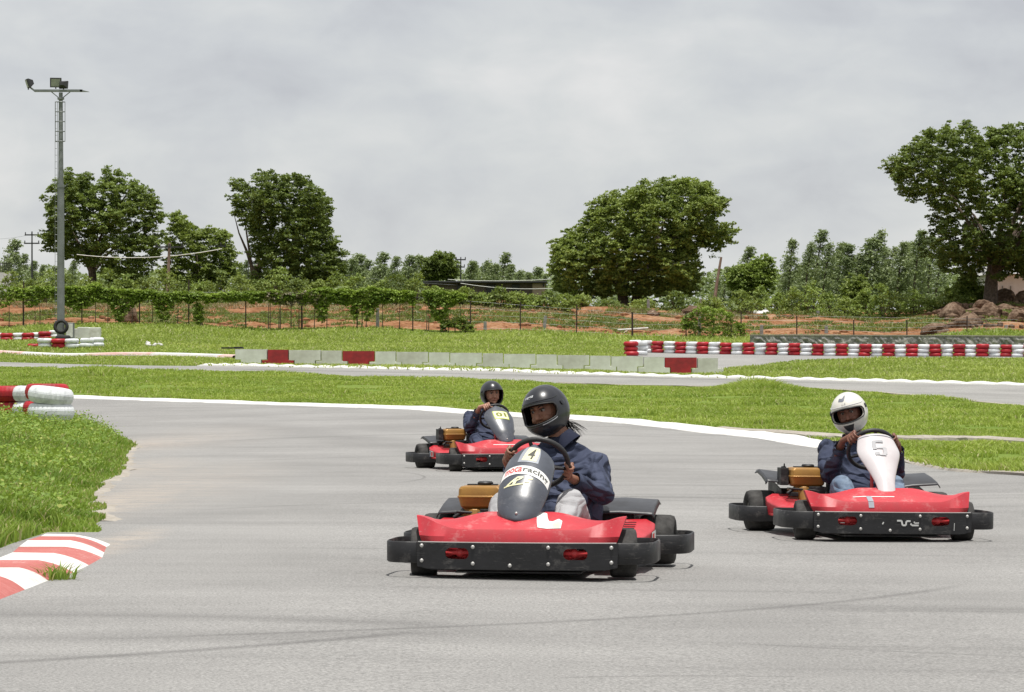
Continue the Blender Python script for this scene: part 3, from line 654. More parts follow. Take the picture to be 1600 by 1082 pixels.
limb_tree('wide_spreading_tree', 'largest dome-shaped green tree, right of centre beside the leaning utility pole', 'tree',
          [(848, 410), (855, 385), (880, 365), (903, 352), (916, 330), (914, 318), (935, 312), (955, 300), (980, 290), (1000, 280), (1022, 284), (1036, 275), (1058, 278), (1068, 268), (1085, 276), (1108, 282), (1112, 296), (1130, 308), (1136, 330), (1125, 345), (1145, 352), (1154, 368), (1148, 382), (1128, 392), (1112, 400), (1100, 385), (1092, 400), (1100, 425), (1098, 455), (1070, 470), (1020, 468), (960, 468), (900, 472), (868, 460), (858, 438)],
          182, 5.2, 2500, gz(984, 182), mT[1], .2, .43, 20, 14, .33, .28, 26, stems=2, holes=[(1095, 345, 7), (1103, 358, 6), (1070, 322, 3), (1082, 370, 3)])
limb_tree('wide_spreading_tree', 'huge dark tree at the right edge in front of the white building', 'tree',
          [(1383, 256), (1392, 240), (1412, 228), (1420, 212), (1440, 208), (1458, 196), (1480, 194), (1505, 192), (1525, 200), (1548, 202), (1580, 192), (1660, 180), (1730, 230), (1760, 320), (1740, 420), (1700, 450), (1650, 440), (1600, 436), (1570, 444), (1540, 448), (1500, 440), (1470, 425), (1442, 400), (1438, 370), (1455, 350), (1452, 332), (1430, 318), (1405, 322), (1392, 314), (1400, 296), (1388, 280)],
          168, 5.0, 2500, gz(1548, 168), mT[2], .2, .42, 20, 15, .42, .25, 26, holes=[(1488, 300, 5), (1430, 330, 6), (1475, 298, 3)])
limb_tree('round_tree', 'small dark round-topped tree beside the far power pole at the centre', 'tree',
          [(655, 420), (664, 402), (674, 404), (680, 394), (700, 396), (712, 402), (718, 420), (715, 442), (655, 444)], 240, 2, 330, gz(690, 240), mT[2], .26, .5, 15, 16, .2, .3, 8)
limb_tree('round_tree', 'bright green bushy tree just right of the leaning utility pole', 'tree',
          [(1172, 410), (1182, 398), (1196, 396), (1210, 408), (1216, 430), (1210, 462), (1150, 470), (1130, 450), (1140, 420)], 196, 2, 380, gz(1180, 196), mT[4], .22, .42, 17, 17, .15, .25, 8)
limb_tree('round_tree', 'small bushy tree rising out of the hedge right of the stone wall end', 'tree',
          [(1320, 440), (1330, 428), (1345, 430), (1358, 440), (1365, 470), (1350, 488), (1320, 488), (1310, 465)], 186, 1.4, 220, gz(1338, 186), mT[1], .2, .4, 17, 18, .12, .25, 6)
limb_tree('round_tree', 'leafy tree under the big dark tree, left of its trunk', 'tree',
          [(1480, 455), (1490, 435), (1510, 432), (1530, 436), (1542, 450), (1540, 475), (1500, 485), (1478, 478)], 172, 1.4, 230, gz(1505, 172), mT[4], .2, .4, 17, 19, .12, .25, 6)
# plantation: slender wind-bent saplings, a few prototypes copied
def slender(seed, h=5.8, wd=1.1, lean=.5, mt=None):
    r = np.random.default_rng(seed); root = empty('plantation_tree')
    n = 170; t = r.random(n) ** .8; z = h * (.12 + .88 * t); w_ = wd * (np.clip(1.05 - t, .05, 1) ** .65) * (.65 + .6 * vnoise(t * 7, t * 0 + seed))
    a = r.uniform(0, 6.28, n); q = np.sqrt(r.random(n)); c = np.stack([np.cos(a) * w_ * q + lean * t * t, np.sin(a) * w_ * q, z], 1)
    lc = clumps(c, .3, 15, seed, 1.3); leafobj('crown', lc, r.uniform(.12, .26, len(lc)), mt or mT[3], root, up=.2, asp=.4, droop=.8)
    g = G(); g.tube([(0, 0, -.5), (0, 0, h * .3), (lean * .3, 0, h * .6), (lean * .9, 0, h * .96)], [.08, .07, .05, .015], 6); g.build('trunk', m_bark, root, smooth=True)
    return root
protos = [slender(31 + i, 5.6 + .3 * i, 1.0 + .12 * (i % 3), .35 + .15 * (i % 3)) for i in range(5)]
GL = 'slender pale green tree in the row between the big left tree and the big round tree'
spots = []
used = set()
def plant(px, top, d, label, grp, wob=1.0):
    x, y, z = gz(px, d); h = P(px, top, d)[2] - z; i = random.randrange(5); pr = protos[i]
    o = pr if i not in used else copy_tree(pr); used.add(i)
    hh = 5.6 + .3 * i; s = h / hh; o.location = (x, y, z); o.rotation_euler = (0, 0, random.uniform(-.6, .6)); o.scale = (s * random.uniform(.85, 1.25) * wob,) * 2 + (s,)
    meta(o, label, 'tree', grp)
g1 = 'young plantation trees left of the big round tree'
for _i, (px, top) in enumerate(sorted([(552, 402), (566, 412), (576, 418), (590, 400), (602, 424), (610, 406), (622, 420), (634, 404), (640, 416), (648, 402), (728, 414), (737, 418), (751, 412), (762, 420), (770, 416), (781, 400), (792, 414), (803, 424), (818, 428), (834, 424), (846, 430), (542, 410)])):
    plant(px, top - random.uniform(0, 4), random.uniform(228, 262), 'slender pale tree, %s from the left in the plantation row left of the dome-shaped tree' % ORD[_i], g1, 1.3)
g2 = 'young plantation trees right of the big round tree'
for _i, (px, top) in enumerate(sorted([(1130, 420), (1160, 392), (1225, 404), (1232, 378), (1250, 410), (1258, 382), (1272, 362), (1286, 385), (1297, 400), (1308, 384), (1318, 388), (1330, 400), (1342, 408), (1362, 366), (1352, 380), (1376, 392), (1390, 388), (1402, 386), (1414, 382), (1428, 364), (1436, 380), (1450, 372), (1462, 395), (1240, 420), (1270, 415), (1322, 412), (1380, 410), (1410, 405), (1440, 405), (1118, 440)])):
    plant(px, top - random.uniform(0, 5), random.uniform(196, 216), 'slender windblown tree, %s from the left in the plantation row beside the huge right-hand tree' % ORD[_i], g2, 1.35)
g3 = 'young trees at the far left'
for _i, (px, top) in enumerate(sorted([(14, 378), (30, 398), (4, 405), (46, 410), (62, 415), (80, 418), (108, 410), (196, 425), (380, 408), (392, 415), (372, 415)])):
    plant(px, top, random.uniform(196, 226), 'slender pale tree, %s from the left edge among those behind the left trees' % ORD[_i], g3, 1.3)
# shrubs
def shrub(px0, px1, top, d, mt, label, group, n=90, name='shrub', leaf=.17, bot=None):
    c = gz((px0 + px1) / 2, d); wdt = (px1 - px0) / F * d; ht = P(0, top, d)[2] - c[2]
    root = empty(name, c, 0, label, 'shrub', group); n = int(1.35 * n * max(.5, wdt * ht / 8)); sd_ = int(px0 + px1)
    r = np.random.default_rng(sd_); a = r.uniform(0, 6.28, n); q = np.sqrt(r.random(n)); t = r.random(n)
    prof = np.sqrt(np.clip(1 - t ** 2.2, 0, 1)); cc = np.stack([np.cos(a) * q * prof * wdt * .52, np.sin(a) * q * prof * 1.1, ht * t * (.92 + .35 * vnoise(np.cos(a) * q * 2.3 + sd_, t * 0 + sd_))], 1)
    lc = clumps(cc, .34, 18, sd_); leafobj('foliage', lc, r.uniform(.6, 1.3, len(lc)) * leaf, mt, root)
    g = G()
    for k in range(4): g.tube([(0, 0, -.2), (r.uniform(-.5, .5), r.uniform(-.3, .3), ht * .6)], [.05, .02], 5)
    g.build('stem', m_bark, root)
lb = 'low green bush, %s from the left in the hedge right of the leaning pole'
for i, px in enumerate(range(1138, 1490, 27)):
    shrub(px, px + 44, [462, 456, 466, 458, 452, 464, 470, 460, 455, 466, 462, 470, 462, 468][i % 14], 167.5 + (i * 7 % 4), mT[4] if i % 3 else mT[1], lb % ORD[i], 'bushes of the right hedge')
lb = 'low bush, %s from the left in the hedge before the long block building'
for i, px in enumerate(range(548, 880, 26)):
    shrub(px, px + 46, [456, 446, 440, 436, 452, 458, 454, 462, 455, 460, 466, 462, 468][i % 13], 168 + (i * 5 % 5), [mT[1], mT[4], mT[2]][i % 3], lb % ORD[i], 'bushes of the middle hedge')
lb = 'bush, %s from the left edge in the tangle behind the vine-covered fence'
for i, px in enumerate(range(-10, 560, 30)):
    shrub(px, px + 52, [436, 442, 430, 438, 445, 432][i % 6], 169 + (i * 5 % 6), [mT[1], mT[0], mT[4], mT[2]][i % 4], lb % ORD[i], 'bushes behind the left fence')
lb = 'dark low bush, %s from the left in the shade under the dome-shaped tree'
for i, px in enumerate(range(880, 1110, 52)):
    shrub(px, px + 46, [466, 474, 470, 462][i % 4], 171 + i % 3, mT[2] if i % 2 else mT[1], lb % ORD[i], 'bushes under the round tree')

# distant woodland closing the view: one leafy mass nobody could count
r_ = np.random.default_rng(77); nq = 5200; px_ = r_.uniform(-300, 1900, nq); d_ = r_.uniform(270, 330, nq); tp_ = 428 + 16 * (vnoise(px_ * .03, px_ * 0, 5) - .5) + 10 * (vnoise(px_ * .11, px_ * 0, 6) - .5)
zt_ = H - (tp_ - HY) / F * d_; zc_ = 5.3 + (zt_ - 5.3) * r_.random(nq) ** .7
lc = clumps(np.stack([(px_ - 800) / F * d_, d_, zc_], 1), .8, 13, 78); meta(leafobj('distant_woodland', lc, r_.uniform(.35, .7, len(lc)), mT[3]), kind='stuff')
# ================================================================== fence with vines
FY = 150.0
def fx(px): return (px - 800) / F * FY
fr = empty('wire_fence', (fx(0), FY, tz(fx(0), FY)), 0, 'wire fence on thin dark posts, running behind the whole circuit', 'fence')
o0 = Vector(fr.location)
ppx = [-60, 37, 128, 218, 295, 384, 471, 558, 645, 735, 813, 901, 988, 1072, 1158, 1245, 1334, 1417, 1511, 1610]
tops = [452, 440, 452, 455, 437, 455, 455, 455, 460, 470, 472, 476, 488, 486, 488, 494, 500, 500, 494, 496]
for px, tp_ in zip(ppx, tops):
    b = Vector((fx(px), FY, tz(fx(px), FY))); t = P(px, tp_, FY)[2]
    g = G(); rr = .055 if px == 988 else .035; g.tube([b - o0 - Vector((0, 0, .3)), Vector((b.x, b.y, t)) - o0], rr, 6); g.build('post', m_rust, fr)
g = G()
for k in range(5):
    l = []
    for px in range(-60, 1611, 30):
        b = tz(fx(px), FY); t = P(px, np.interp(px, [0, 560, 988, 1600], [456, 458, 490, 500]), FY)[2]
        l.append((fx(px) - o0.x, 0, b + (t - b) * (.12 + .22 * k) - o0.z))
    g.tube(l, .004, 4)
g.build('wire_mesh', m_galv, fr)
def vine(label, pxs, tops_, bots, n, mt=mT[5], seed=5, dep=.35, leaf=.15):
    n = int(n * 1.35)
    r = np.random.default_rng(seed); px = r.uniform(pxs[0], pxs[-1], n); tp_ = np.interp(px, pxs, tops_); bt = np.interp(px, pxs, bots)
    tp_ = tp_ + 5 * (vnoise(px * .09, px * 0, seed) - .5); bt = bt - 10 * vnoise(px * .11, px * 0, seed + 3) * (bt - tp_ > 14)
    y = tp_ + (bt - tp_) * r.random(n) ** 1.3; d = FY + .05 + r.uniform(-dep, dep, n) * (.4 + .6 * r.random(n))
    c = np.array([P(a, b, e) for a, b, e in zip(px, y, d)]); z = terrain(c[:, 0], c[:, 1]); c[:, 2] = np.maximum(c[:, 2], z + .05)
    lc = clumps(c, .16, 12, seed); o = np.array((fx(pxs[0]), FY, tz(fx(pxs[0]), FY)))
    root = empty('climbing_vine', o, 0, label, 'vine'); leafobj('foliage', lc - o, r.uniform(.6, 1.3, len(lc)) * leaf, mt, root)
    g = G()
    xs_ = c[:, 0] - o[0]; g.tube([(xs_.min() + .05, 0, .7), (xs_.max() - .05, 0, .7)], .012, 5)
    for k in range(5):
        q = r.integers(0, n); a = c[q] - o; g.tube([(a[0], 0, -.1), (a[0] + .02, .0, .72), a], [.03, .02, .01], 5)
    g.build('stem', m_bark, root)
vine('thick green vine draped over the fence at the far left edge', [-40, 0, 25, 45, 70, 90], [450, 448, 452, 450, 450, 452], [482, 488, 478, 486, 470, 470], 330, seed=41)
vine('green vine curtain on the fence right of the floodlight mast, hanging lowest beside the boulder', [84, 100, 125, 150, 168, 185, 200, 222, 236, 245, 258, 272, 292], [452, 450, 448, 446, 452, 454, 452, 456, 456, 458, 458, 456, 458], [474, 480, 492, 474, 478, 512, 488, 474, 476, 498, 508, 478, 472], 1150, seed=42)
vine('long level vine along the fence top behind the left grass', [290, 310, 316, 330, 384, 410, 440, 472, 500], [458, 459, 459, 460, 458, 457, 458, 458, 459], [478, 474, 476, 474, 476, 476, 478, 478, 480], 820, seed=43)
vine('vine mass with a bushy column reaching the ground left of the concrete post', [480, 492, 498, 505, 514, 540, 556, 562, 574, 582, 592, 620, 648], [458, 456, 453, 452, 453, 454, 454, 452, 450, 451, 454, 457, 458], [478, 484, 512, 514, 482, 478, 502, 480, 512, 500, 480, 476, 480], 1000, seed=44)
vine('mushroom-shaped vine column on the fence at the centre', [664, 672, 680, 688, 696, 704, 714, 726], [460, 457, 456, 455, 456, 458, 458, 460], [464, 484, 512, 514, 512, 484, 474, 468], 430, seed=45)
vine('sparse bushy vine on the fence in front of the leaning pole, above the tyre wall', [1066, 1090, 1110, 1130, 1150, 1164], [500, 484, 480, 486, 500, 508], [524, 530, 530, 530, 530, 528], 330, seed=46, leaf=.12)
vine('narrow vine strand on the fence left of the long level vine', [304, 308, 312, 316], [476, 472, 474, 480], [512, 514, 513, 510], 60, seed=47)
vine('dry reddish vine tangle on the fence below the tall dark tree', [414, 440, 470, 500], [458, 458, 458, 458], [476, 480, 480, 478], 160, leafmat('dry_vine_leaf', (.10, .09, .05), (.22, .19, .11), (.32, .28, .2), .2, .2, .8), 48, .5)
vine('loose bush at the fence foot right of the centre vine column', [690, 704, 716, 730, 740], [508, 500, 497, 502, 512], [518, 518, 519, 519, 519], 110, mT[1], 49, .5)

# short concrete posts in the bank
m_post = M('old_concrete_post', (.30, .29, .27), .85, col2=(.19, .18, .17))
for px, top, bot, ln, d, lab in [(590, 482, 514, 0, 151, 'square grey concrete post beside the bushy vine column left of centre'), (758, 503, 517, 0, 151, 'stumpy concrete post in the bank right of the centre vine column'),
                           (850, 494, 526, .10, 151.2, 'leaning grey concrete post in the bank, right of the centre'), (1093, 495, 522, 0, 152, 'thin concrete post half hidden by the fence bush above the tyre wall'),
                           (1190, 508, 527, 0, 152, 'short concrete post near the left end of the stone wall'), (1291, 510, 528, 0, 152, 'low concrete stump left of the middle of the stone wall'), (1471, 512, 527, 0, 152, 'short concrete post before the dark rocky slope'), (1572, 508, 527, 0, 152, 'short concrete post among the rocks at the right edge'),
                           (1013, 468, 497, 0, 172, 'short dark wooden post under the dome-shaped tree'), (1096, 467, 487, 0, 176, 'thin pale post left of the leaning utility pole'), (1213, 475, 495, -.1, 172, 'pale slanting stick in front of the right hedge'), (1278, 486, 500, 0, 166, 'stubby red-brown post on the bank before the right hedge')]:
    x, y, _ = P(px, bot, d); z = tz(x, y); zt = P(px, top, d)[2]; g = G(); hgt = zt - z
    g.grid([[(a * .085 * k_ + ln * k2 * hgt, b * .085 * k_, k2 * hgt - .2 * (k2 == 0)) for a, b in ((-1, -1), (1, -1), (1, 1), (-1, 1))] for k_, k2 in ((1.1, 0), (1.0, .5), (.95, 1))], True, True)
    o = g.build('short_post', m_post, bevel=.015); o.location = (x, y, z); meta(o, lab, 'post')
# ================================================================== buildings
g = G(); bz = tz(4, 205)
bld = empty('long_building', P(760, 470, 205)[:2] + (tz(-2, 205),), 0, 'long low brown block building behind the hedge at the centre', 'building'); bo = Vector(bld.location)
def bx(a, b, t, u, d, dep): 
    p, q = P(a, t, d), P(b, u, d); return ((p[0] + q[0]) / 2 - bo.x, d + dep / 2 - bo.y, (p[2] + q[2]) / 2 - bo.z), (q[0] - p[0], dep, p[2] - q[2])
c, s_ = bx(664, 832, 442, 485, 205, 5); g = G(); g.box(c, s_); g.build('wall', m_wallb, bld)
c, s_ = bx(832, 852, 443, 485, 204.6, 5); g = G(); g.box(c, s_); g.build('end_wall', m_walltan, bld)
c, s_ = bx(661, 855, 439.5, 442, 204.2, 6.2); g = G(); g.box(c, s_); g.build('roof', m_dark, bld, bevel=.02)
c, s_ = bx(848, 850.5, 444, 448, 204.5, .1); g = G(); g.box(c, s_); g.build('window', m_dark, bld)
for a, b in ((714, 720), (760, 775), (800, 812)):
    c, s_ = bx(a, b, 445, 458, 204.9, .2); g = G(); g.box(c, s_); g.build('window', m_dark, bld)
wb = empty('white_building', P(1600, 476, 178)[:2] + (tz(31, 178),), 0, 'whitewashed low building behind the huge tree at the right edge', 'building'); bo = Vector(wb.location)
c, s_ = bx(1553, 1700, 428, 486, 178, 6); g = G(); g.box(c, s_); g.build('wall', m_wallw, wb, bevel=.03)
g = G(); a = Vector(c); hx = s_[0] / 2 + .3; zt = a.z + s_[2] / 2
g.add([(a.x - hx, a.y - 3.4, zt), (a.x + hx, a.y - 3.4, zt), (a.x + hx, a.y + 3.4, zt), (a.x - hx, a.y + 3.4, zt), (a.x - hx + .5, a.y, zt + 1.1), (a.x + hx, a.y, zt + 1.1)], [(0, 1, 5, 4), (2, 3, 4, 5), (0, 4, 3), (1, 2, 5), (0, 3, 2, 1)]); g.build('roof', m_wallw, wb)
for px in (1566, 1579):
    g = G(); c, s_ = bx(px, px + 1, 447, 472, 177.9, .1); g.box(c, s_); g.build('drain_pipe', m_galv, wb)
g = G(); c, s_ = bx(1553, 1700, 471, 486, 177.9, .2); g.box(c, s_); g.build('plinth', m_wallb, wb)
lw = empty('white_wall', P(5, 450, 182)[:2] + (tz(-32, 182),), 0, 'streaked white wall with a spiky dark railing at the far left edge', 'wall'); bo = Vector(lw.location)
c, s_ = bx(-60, 17, 426, 470, 182, .3); g = G(); g.box(c, s_); g.build('panel', m_wallw, lw)
g = G()
for px in range(-60, 17, 3): c, s_ = bx(px, px + 1, 411, 426, 182, .05); g.box(c, s_)
c, s_ = bx(-60, 17, 411, 412, 182, .08); g.box(c, s_); g.build('railing', m_dark, lw)
# rubble stone wall
sw = empty('stone_wall', (P(1173, 545, 140)[0], 140, tz(P(1173, 545, 140)[0], 140)), 0, 'low grey rubble stone wall with a pale cement cap behind the long tyre wall', 'wall'); so_ = Vector(sw.location)
rows = []; rows2 = []
for px in range(1173, 1700, 4):
    x = (px - 800) / F * 140; zb = tz(x, 140) - .3; zt = P(px, np.interp(px, [1173, 1480, 1600], [524.5, 525.5, 526.5]), 140)[2]; x -= so_.x
    rows.append([(x, .06 * random.random() - .03, zb - so_.z)] + [(x, random.uniform(-.06, .03), zb + (zt - zb) * k / 6 - so_.z) for k in range(1, 6)] + [(x, 0, zt - so_.z), (x, .45, zt - so_.z), (x, .45, zb - so_.z)])
    rows2.append([(x, -.03, zt - so_.z), (x, -.03, zt + .045 - so_.z + .012 * random.random()), (x, .48, zt + .05 - so_.z), (x, .48, zt - so_.z)])
g = G(); g.grid(rows, False); g.f = [f[::-1] for f in g.f]; r0 = rows[0]; g.add(r0, [tuple(range(len(r0)))]); g.build('masonry', m_stone, sw)
g = G(); g.grid(rows2, True, True); g.build('cement_cap', m_cement, sw)
# rocks
def rock(px, py, d, w_, h_, label, mt=m_rock, cat='rock', name='boulder'):
    x, y, _ = P(px, py, d); z = tz(x, y); r = random.Random(px); me_ = bpy.data.meshes.new(name); bm = bmesh.new(); bmesh.ops.create_icosphere(bm, subdivisions=3, radius=1)
    for v in bm.verts:
        n = float(fbm(np.array(v.co.x * 1.4 + px), np.array(v.co.y * 1.4 + v.co.z * 2.1), 3)); v.co = v.co * (.62 + .75 * n); v.co.x *= w_ / 2; v.co.y *= w_ / 2.2; v.co.z *= h_ / 1.2
    bm.to_mesh(me_); bm.free(); o = link(name, me_, mt); o.location = (x, y, z + h_ * .12); o.rotation_euler = (0, 0, r.random() * 6); meta(o, label, cat); return o
rock(201, 506, 153, 1.0, 1.0, 'pale pink boulder on the bank behind the vine fence, right of the floodlight mast')
for px, py, d, a, b, l in [(1462, 520, 152.5, 1.6, .5, 'dark earth lump at the left foot of the rocky slope'), (1490, 505, 157, 1.8, .8, 'dark brown outcrop at the top left of the rocky slope'), (1514, 517, 153, 1.6, .7, 'sunlit tan rock slab low on the slope, left of the right-hand short post'),
                           (1548, 502, 158, 1.3, .8, 'jagged tan rock in the middle of the right slope'), (1590, 510, 155, 1.3, .7, 'reddish rock at the right edge behind the stone wall'), (1535, 489, 164, 1.4, .7, 'dark grey rock under the big tree trunk'), (1572, 475, 170, 1.4, .8, 'rounded brown boulder against the white building'), (1600, 478, 168, 1.3, .8, 'grey boulder at the right edge before the white building'),
                           (1570, 492, 162, 1.2, .6, 'tan rock just above the jagged one on the right slope'), (1187, 520, 145, .5, .45, 'dark brown clump at the left end of the stone wall'), (1080, 499, 168, 1.5, .5, 'pile of rubble at the foot of the leaning pole'), (1020, 505, 165, .8, .35, 'small reddish mound on the bank under the dome tree')]:
    rock(px, py, d, a, b, l)
rs = G()
for i in range(260):
    px = random.uniform(1445, 1640); d = random.uniform(152, 168); x = (px - 800) / F * d; s = random.choice([.08, .12, .2, .3]) * random.uniform(.6, 1.3)
    rs.ball((x, d, tz(x, d) + s * .2), (s * random.uniform(.7, 1.5), s, s * random.uniform(.5, .9)), 3)
meta(rs.build('slope_rubble', m_rock), kind='stuff')
m_tarp = M('white_sacking', (.72, .71, .68), .8, col2=(.5, .48, .45), scale=3)
rock(1180, 497, 168, 1.5, .34, 'heap of white sacking on the bank right of the leaning pole', m_tarp, 'sacks', 'white_sacks')
for i, px in enumerate((1164, 1197)): rock(px, 497, 168, .7, .3, ['small white sack at the left of the sacking heap', 'small white sack at the right of the sacking heap'][i], m_tarp, 'sack', 'white_sack')
g = G(); a, b = P(965, 516, 152.3), P(1013, 513, 152.3); g.tube([a, b], .05, 8); meta(g.build('concrete_beam', m_tarp), 'pale beam lying level on the red earth by the thick fence post', 'beam')
g = G(); a, b = P(974, 522, 152), P(982, 515, 152.4); g.tube([a, b], .05, 6); meta(g.build('broken_beam', m_walltan), 'short broken tan stub leaning under the pale beam', 'beam')
rub = G()
for i in range(16): 
    x, y, _ = P(random.uniform(228, 255), 541, random.uniform(124, 127)); rub.ball((x, y, tz(x, y) + .04), (.09, .07, .05), 3)
meta(rub.build('rubble_patch', m_tarp), kind='stuff')
# ================================================================== poles and wires
def upole(px, top, d, label, lean=0, arms=((.35, 1.1),), r=.11, trunk=m_pole, base=None, down=(0, 0)):
    x, y, z = gz(px, d); zt = P(px, top, d)[2]; h = zt - z; root = empty('utility_pole', (x, y, z), 0, label, 'utility pole')
    g = G(); g.tube([(0, 0, -.4), (lean * .5, 0, h * .5), (lean, 0, h)], [r, r * .85, r * .65], 8); g.build('pole', trunk, root, smooth=True)
    for (dz, wd) in arms:
        g = G(); g.box((lean, -.1, h - dz), (wd, .09, .09)); g.build('crossarm', m_dark, root)
        for s in (-.45, 0, .45): g = G(); g.lathe([(.02, 0), (.045, .04), (.03, .09), (.045, .13), (.01, .17)], (lean + s * wd, -.1, h - dz + .04), n=8); g.build('insulator', m_dark, root)
    return root, Vector((x + lean, y, zt))
p1 = upole(50, 362, 205, 'thin dark double-armed power pole rising above the trees left of the floodlight mast', 0, ((.25, 1.0), (.85, 1.1)), .07, m_dark)
p2_ = upole(261, 380, 176, 'weathered wooden utility pole with a crossarm in front of the left trees', .15, ((.25, 1.7),), .12)
p3 = upole(1113, 402, 178, 'leaning bare utility pole beside the dome-shaped tree', .55, (), .11)
p4 = upole(720, 402, 215, 'dark cross-armed power pole above the long block building', 0, ((.2, .75), (.75, .6)), .06, m_dark)
p5 = upole(345, 378, 190, 'thin pole standing among the leaves left of the tall dark tree', 0, ((.3, .7),), .05, m_dark)
p6 = upole(388, 398, 188, 'thin bare pole against the left side of the tall dark tree', 0, (), .045, m_galv)
def wire(a, b, sag, r, label, n=14, mt=m_galv):
    g = G(); a = Vector(a); b = Vector(b); l = [a.lerp(b, t / n) - Vector((0, 0, sag * 4 * (t / n) * (1 - t / n))) for t in range(n + 1)]; g.tube(l, r, 5); o = g.build('overhead_wire', mt); meta(o, label, 'wire', 'overhead wires'); return o
wire(P(120, 398, 176.5), P(347, 389, 176.5), .35, .022, 'pale cable strung through the left trees past the wooden pole', mt=m_conc)
pt = p3[1]
wire(P(700, 437, 200), P(1070, 409, 178), .5, .02, 'upper thin wire sagging across the dome-shaped tree', mt=m_conc)
wire(P(720, 443, 200), P(1070, 411, 178), .9, .02, 'lower thin wire sagging across the dome-shaped tree', mt=m_conc)
wire(P(405, 412, 183), P(720, 446, 205), .2, .012, 'thin dark wire running down from the tall dark tree to the long building')
wire(P(50, 366, 205), P(-40, 372, 205), .2, .008, 'faint wire leaving the double-armed power pole to the left')

# ================================================================== floodlight mast
lx, ly, lz = P(95, 530, 126); lz = tz(lx, ly); s_ = F / 126
mast = empty('floodlight_mast', (lx, ly, lz), 0, 'tall galvanised floodlight mast rising at the far left', 'floodlight mast')
ht = P(0, 145, 126)[2] - lz
g = G(); g.tube([(0, 0, -.2), (0, 0, ht * .62)], [.175, .145], 12); g.tube([(0, 0, ht * .62), (0, 0, ht)], [.12, .085], 12); g.tube([(0, 0, ht * .615), (0, 0, ht * .625)], [.16, .16], 12); g.build('pole', m_galv, mast, smooth=True)
g = G(); zc = ht - .02
g.box((-.1, 0, zc + .1), (2.1, .18, .10)); g.grid([[(.95 - .1, y, zc + .15), (.95 - .1, y, zc + .05), (1.25 - .1 + .1, y, zc + .05)] for y in (-.09, .09)], True, True)
g.grid([[(-1.15, y, zc + .15), (-1.15, y, zc + .05), (-1.36, y, zc + .22), (-1.33, y, zc + .28)] for y in (-.09, .09)], True, True)
for s in (-1, 1): g.tube([(0, 0, zc - .28), (s * .42, 0, zc + .06)], .022, 6)
g.lathe([(.1, -.3), (.15, -.28), (.15, -.2), (.09, -.18)], (0, 0, zc), n=12); g.build('crossarm', m_galv, mast)
def flood(x, z, rot, sz=.5):
    g = G(); m_ = Matrix.Rotation(rot[2], 3, 'Z') @ Matrix.Rotation(rot[0], 3, 'X')
    def T(p): q = m_ @ Vector(p); return (q.x + x, q.y, q.z + z)
    g.grid([[T((a * sz / 2 * k, y, b * sz * .42 * k)) for a, b in ((-1, -1), (1, -1), (1, 1), (-1, 1))] for k, y in ((1, -.06), (1, .02), (.6, .16), (.45, .22))], True, True)
    g.tube([T((0, 0, 0)), (x, 0, z - .28)], .03, 6); o = g.build('floodlight', m_dark, mast, bevel=.01)
    g = G(); g.grid([[T((a * sz * .4, -.066, b * sz * .33)) for a, b in ((-1, -1), (1, -1), (1, 1), (-1, 1))], [T((a * sz * .4, -.075, b * sz * .33)) for a, b in ((-1, -1), (1, -1), (1, 1), (-1, 1))]], True, True); g.build('lens', m_lamp_glass, o)
flood(-.22, zc + .46, (R(14), 0, R(8))); flood(-1.42, zc + .42, (R(18), 0, R(-72)), .48); flood(.12, zc + .36, (R(10), 0, R(165)), .4)
g = G()
for s in (-1, 1): g.tube([(s * .21, -.16, ht - .42), (s * .21, -.16, ht - 2.15)], .013, 5)
for k in range(5):
    z = ht - .42 - k * .43; g.tube([(.21 * math.cos(a), -.12 + .21 * math.sin(a) * .9, z) for a in [math.pi * q / 6 for q in range(13)]], .012, 5)
g.build('ladder_cage', m_galv, mast)
g = G()
for s in (0, 1): g.tube([(-.14 - .1 * s, -.06, .6), (-.14 - .1 * s, -.06, ht - .4)], .010, 5)
for k in range(34): g.tube([(-.14, -.06, .8 + k * .29), (-.24, -.06, .8 + k * .29)], .009, 4)
g.build('ladder', m_galv, mast)
g = G(); g.box((.42, -.1, .35), (.36, .3, .75)); g.build('control_box', m_galv, mast, bevel=.02); g = G(); g.box((.42, -.262, .38), (.28, .02, .6)); g.build('box_door', m_concw, mast)

# ================================================================== tyres, stacks and barrier blocks
def tyre_mesh(R_, w_, r_, n=28, lug=False):
    prof = [(r_, .16 * w_), (r_ + .015, .06 * w_), (r_ + .05, 0), (R_ - .085, 0), (R_ - .04, .05 * w_), (R_ - .014, .18 * w_), (R_ - .002, .32 * w_), (R_ - .007, .345 * w_), (R_ + .003, .37 * w_), (R_ + .004, .5 * w_), (R_ + .003, .63 * w_), (R_ - .007, .655 * w_), (R_ - .002, .68 * w_), (R_ - .014, .82 * w_), (R_ - .04, .95 * w_), (R_ - .085, w_), (r_ + .05, w_), (r_ + .015, .94 * w_), (r_, .84 * w_), (r_ + .03, .5 * w_)]
    g = G(); g.lathe(prof, n=n, close=True)
    me = bpy.data.meshes.new('tyre'); me.from_pydata(g.v, [], g.f); bm = bmesh.new(); bm.from_mesh(me); bmesh.ops.recalc_face_normals(bm, faces=bm.faces); 
    if lug:
        for v in bm.verts:
            rr_ = math.hypot(v.co.x, v.co.y); a_ = int(round(math.atan2(v.co.y, v.co.x) / (2 * math.pi) * n)) % 3
            if rr_ > R_ - .03 and a_ == 0: v.co.x *= 1 - .011 / rr_; v.co.y *= 1 - .011 / rr_
    bm.to_mesh(me); bm.free(); me.shade_smooth(); me.set_sharp_from_angle(angle=R(35 if lug else 50)); return me
tmw, tmr = tyre_mesh(.28, .19, .17, 22), tyre_mesh(.28, .19, .17, 22); tmw.materials.append(m_tyrew); tmr.materials.append(m_tyrer)
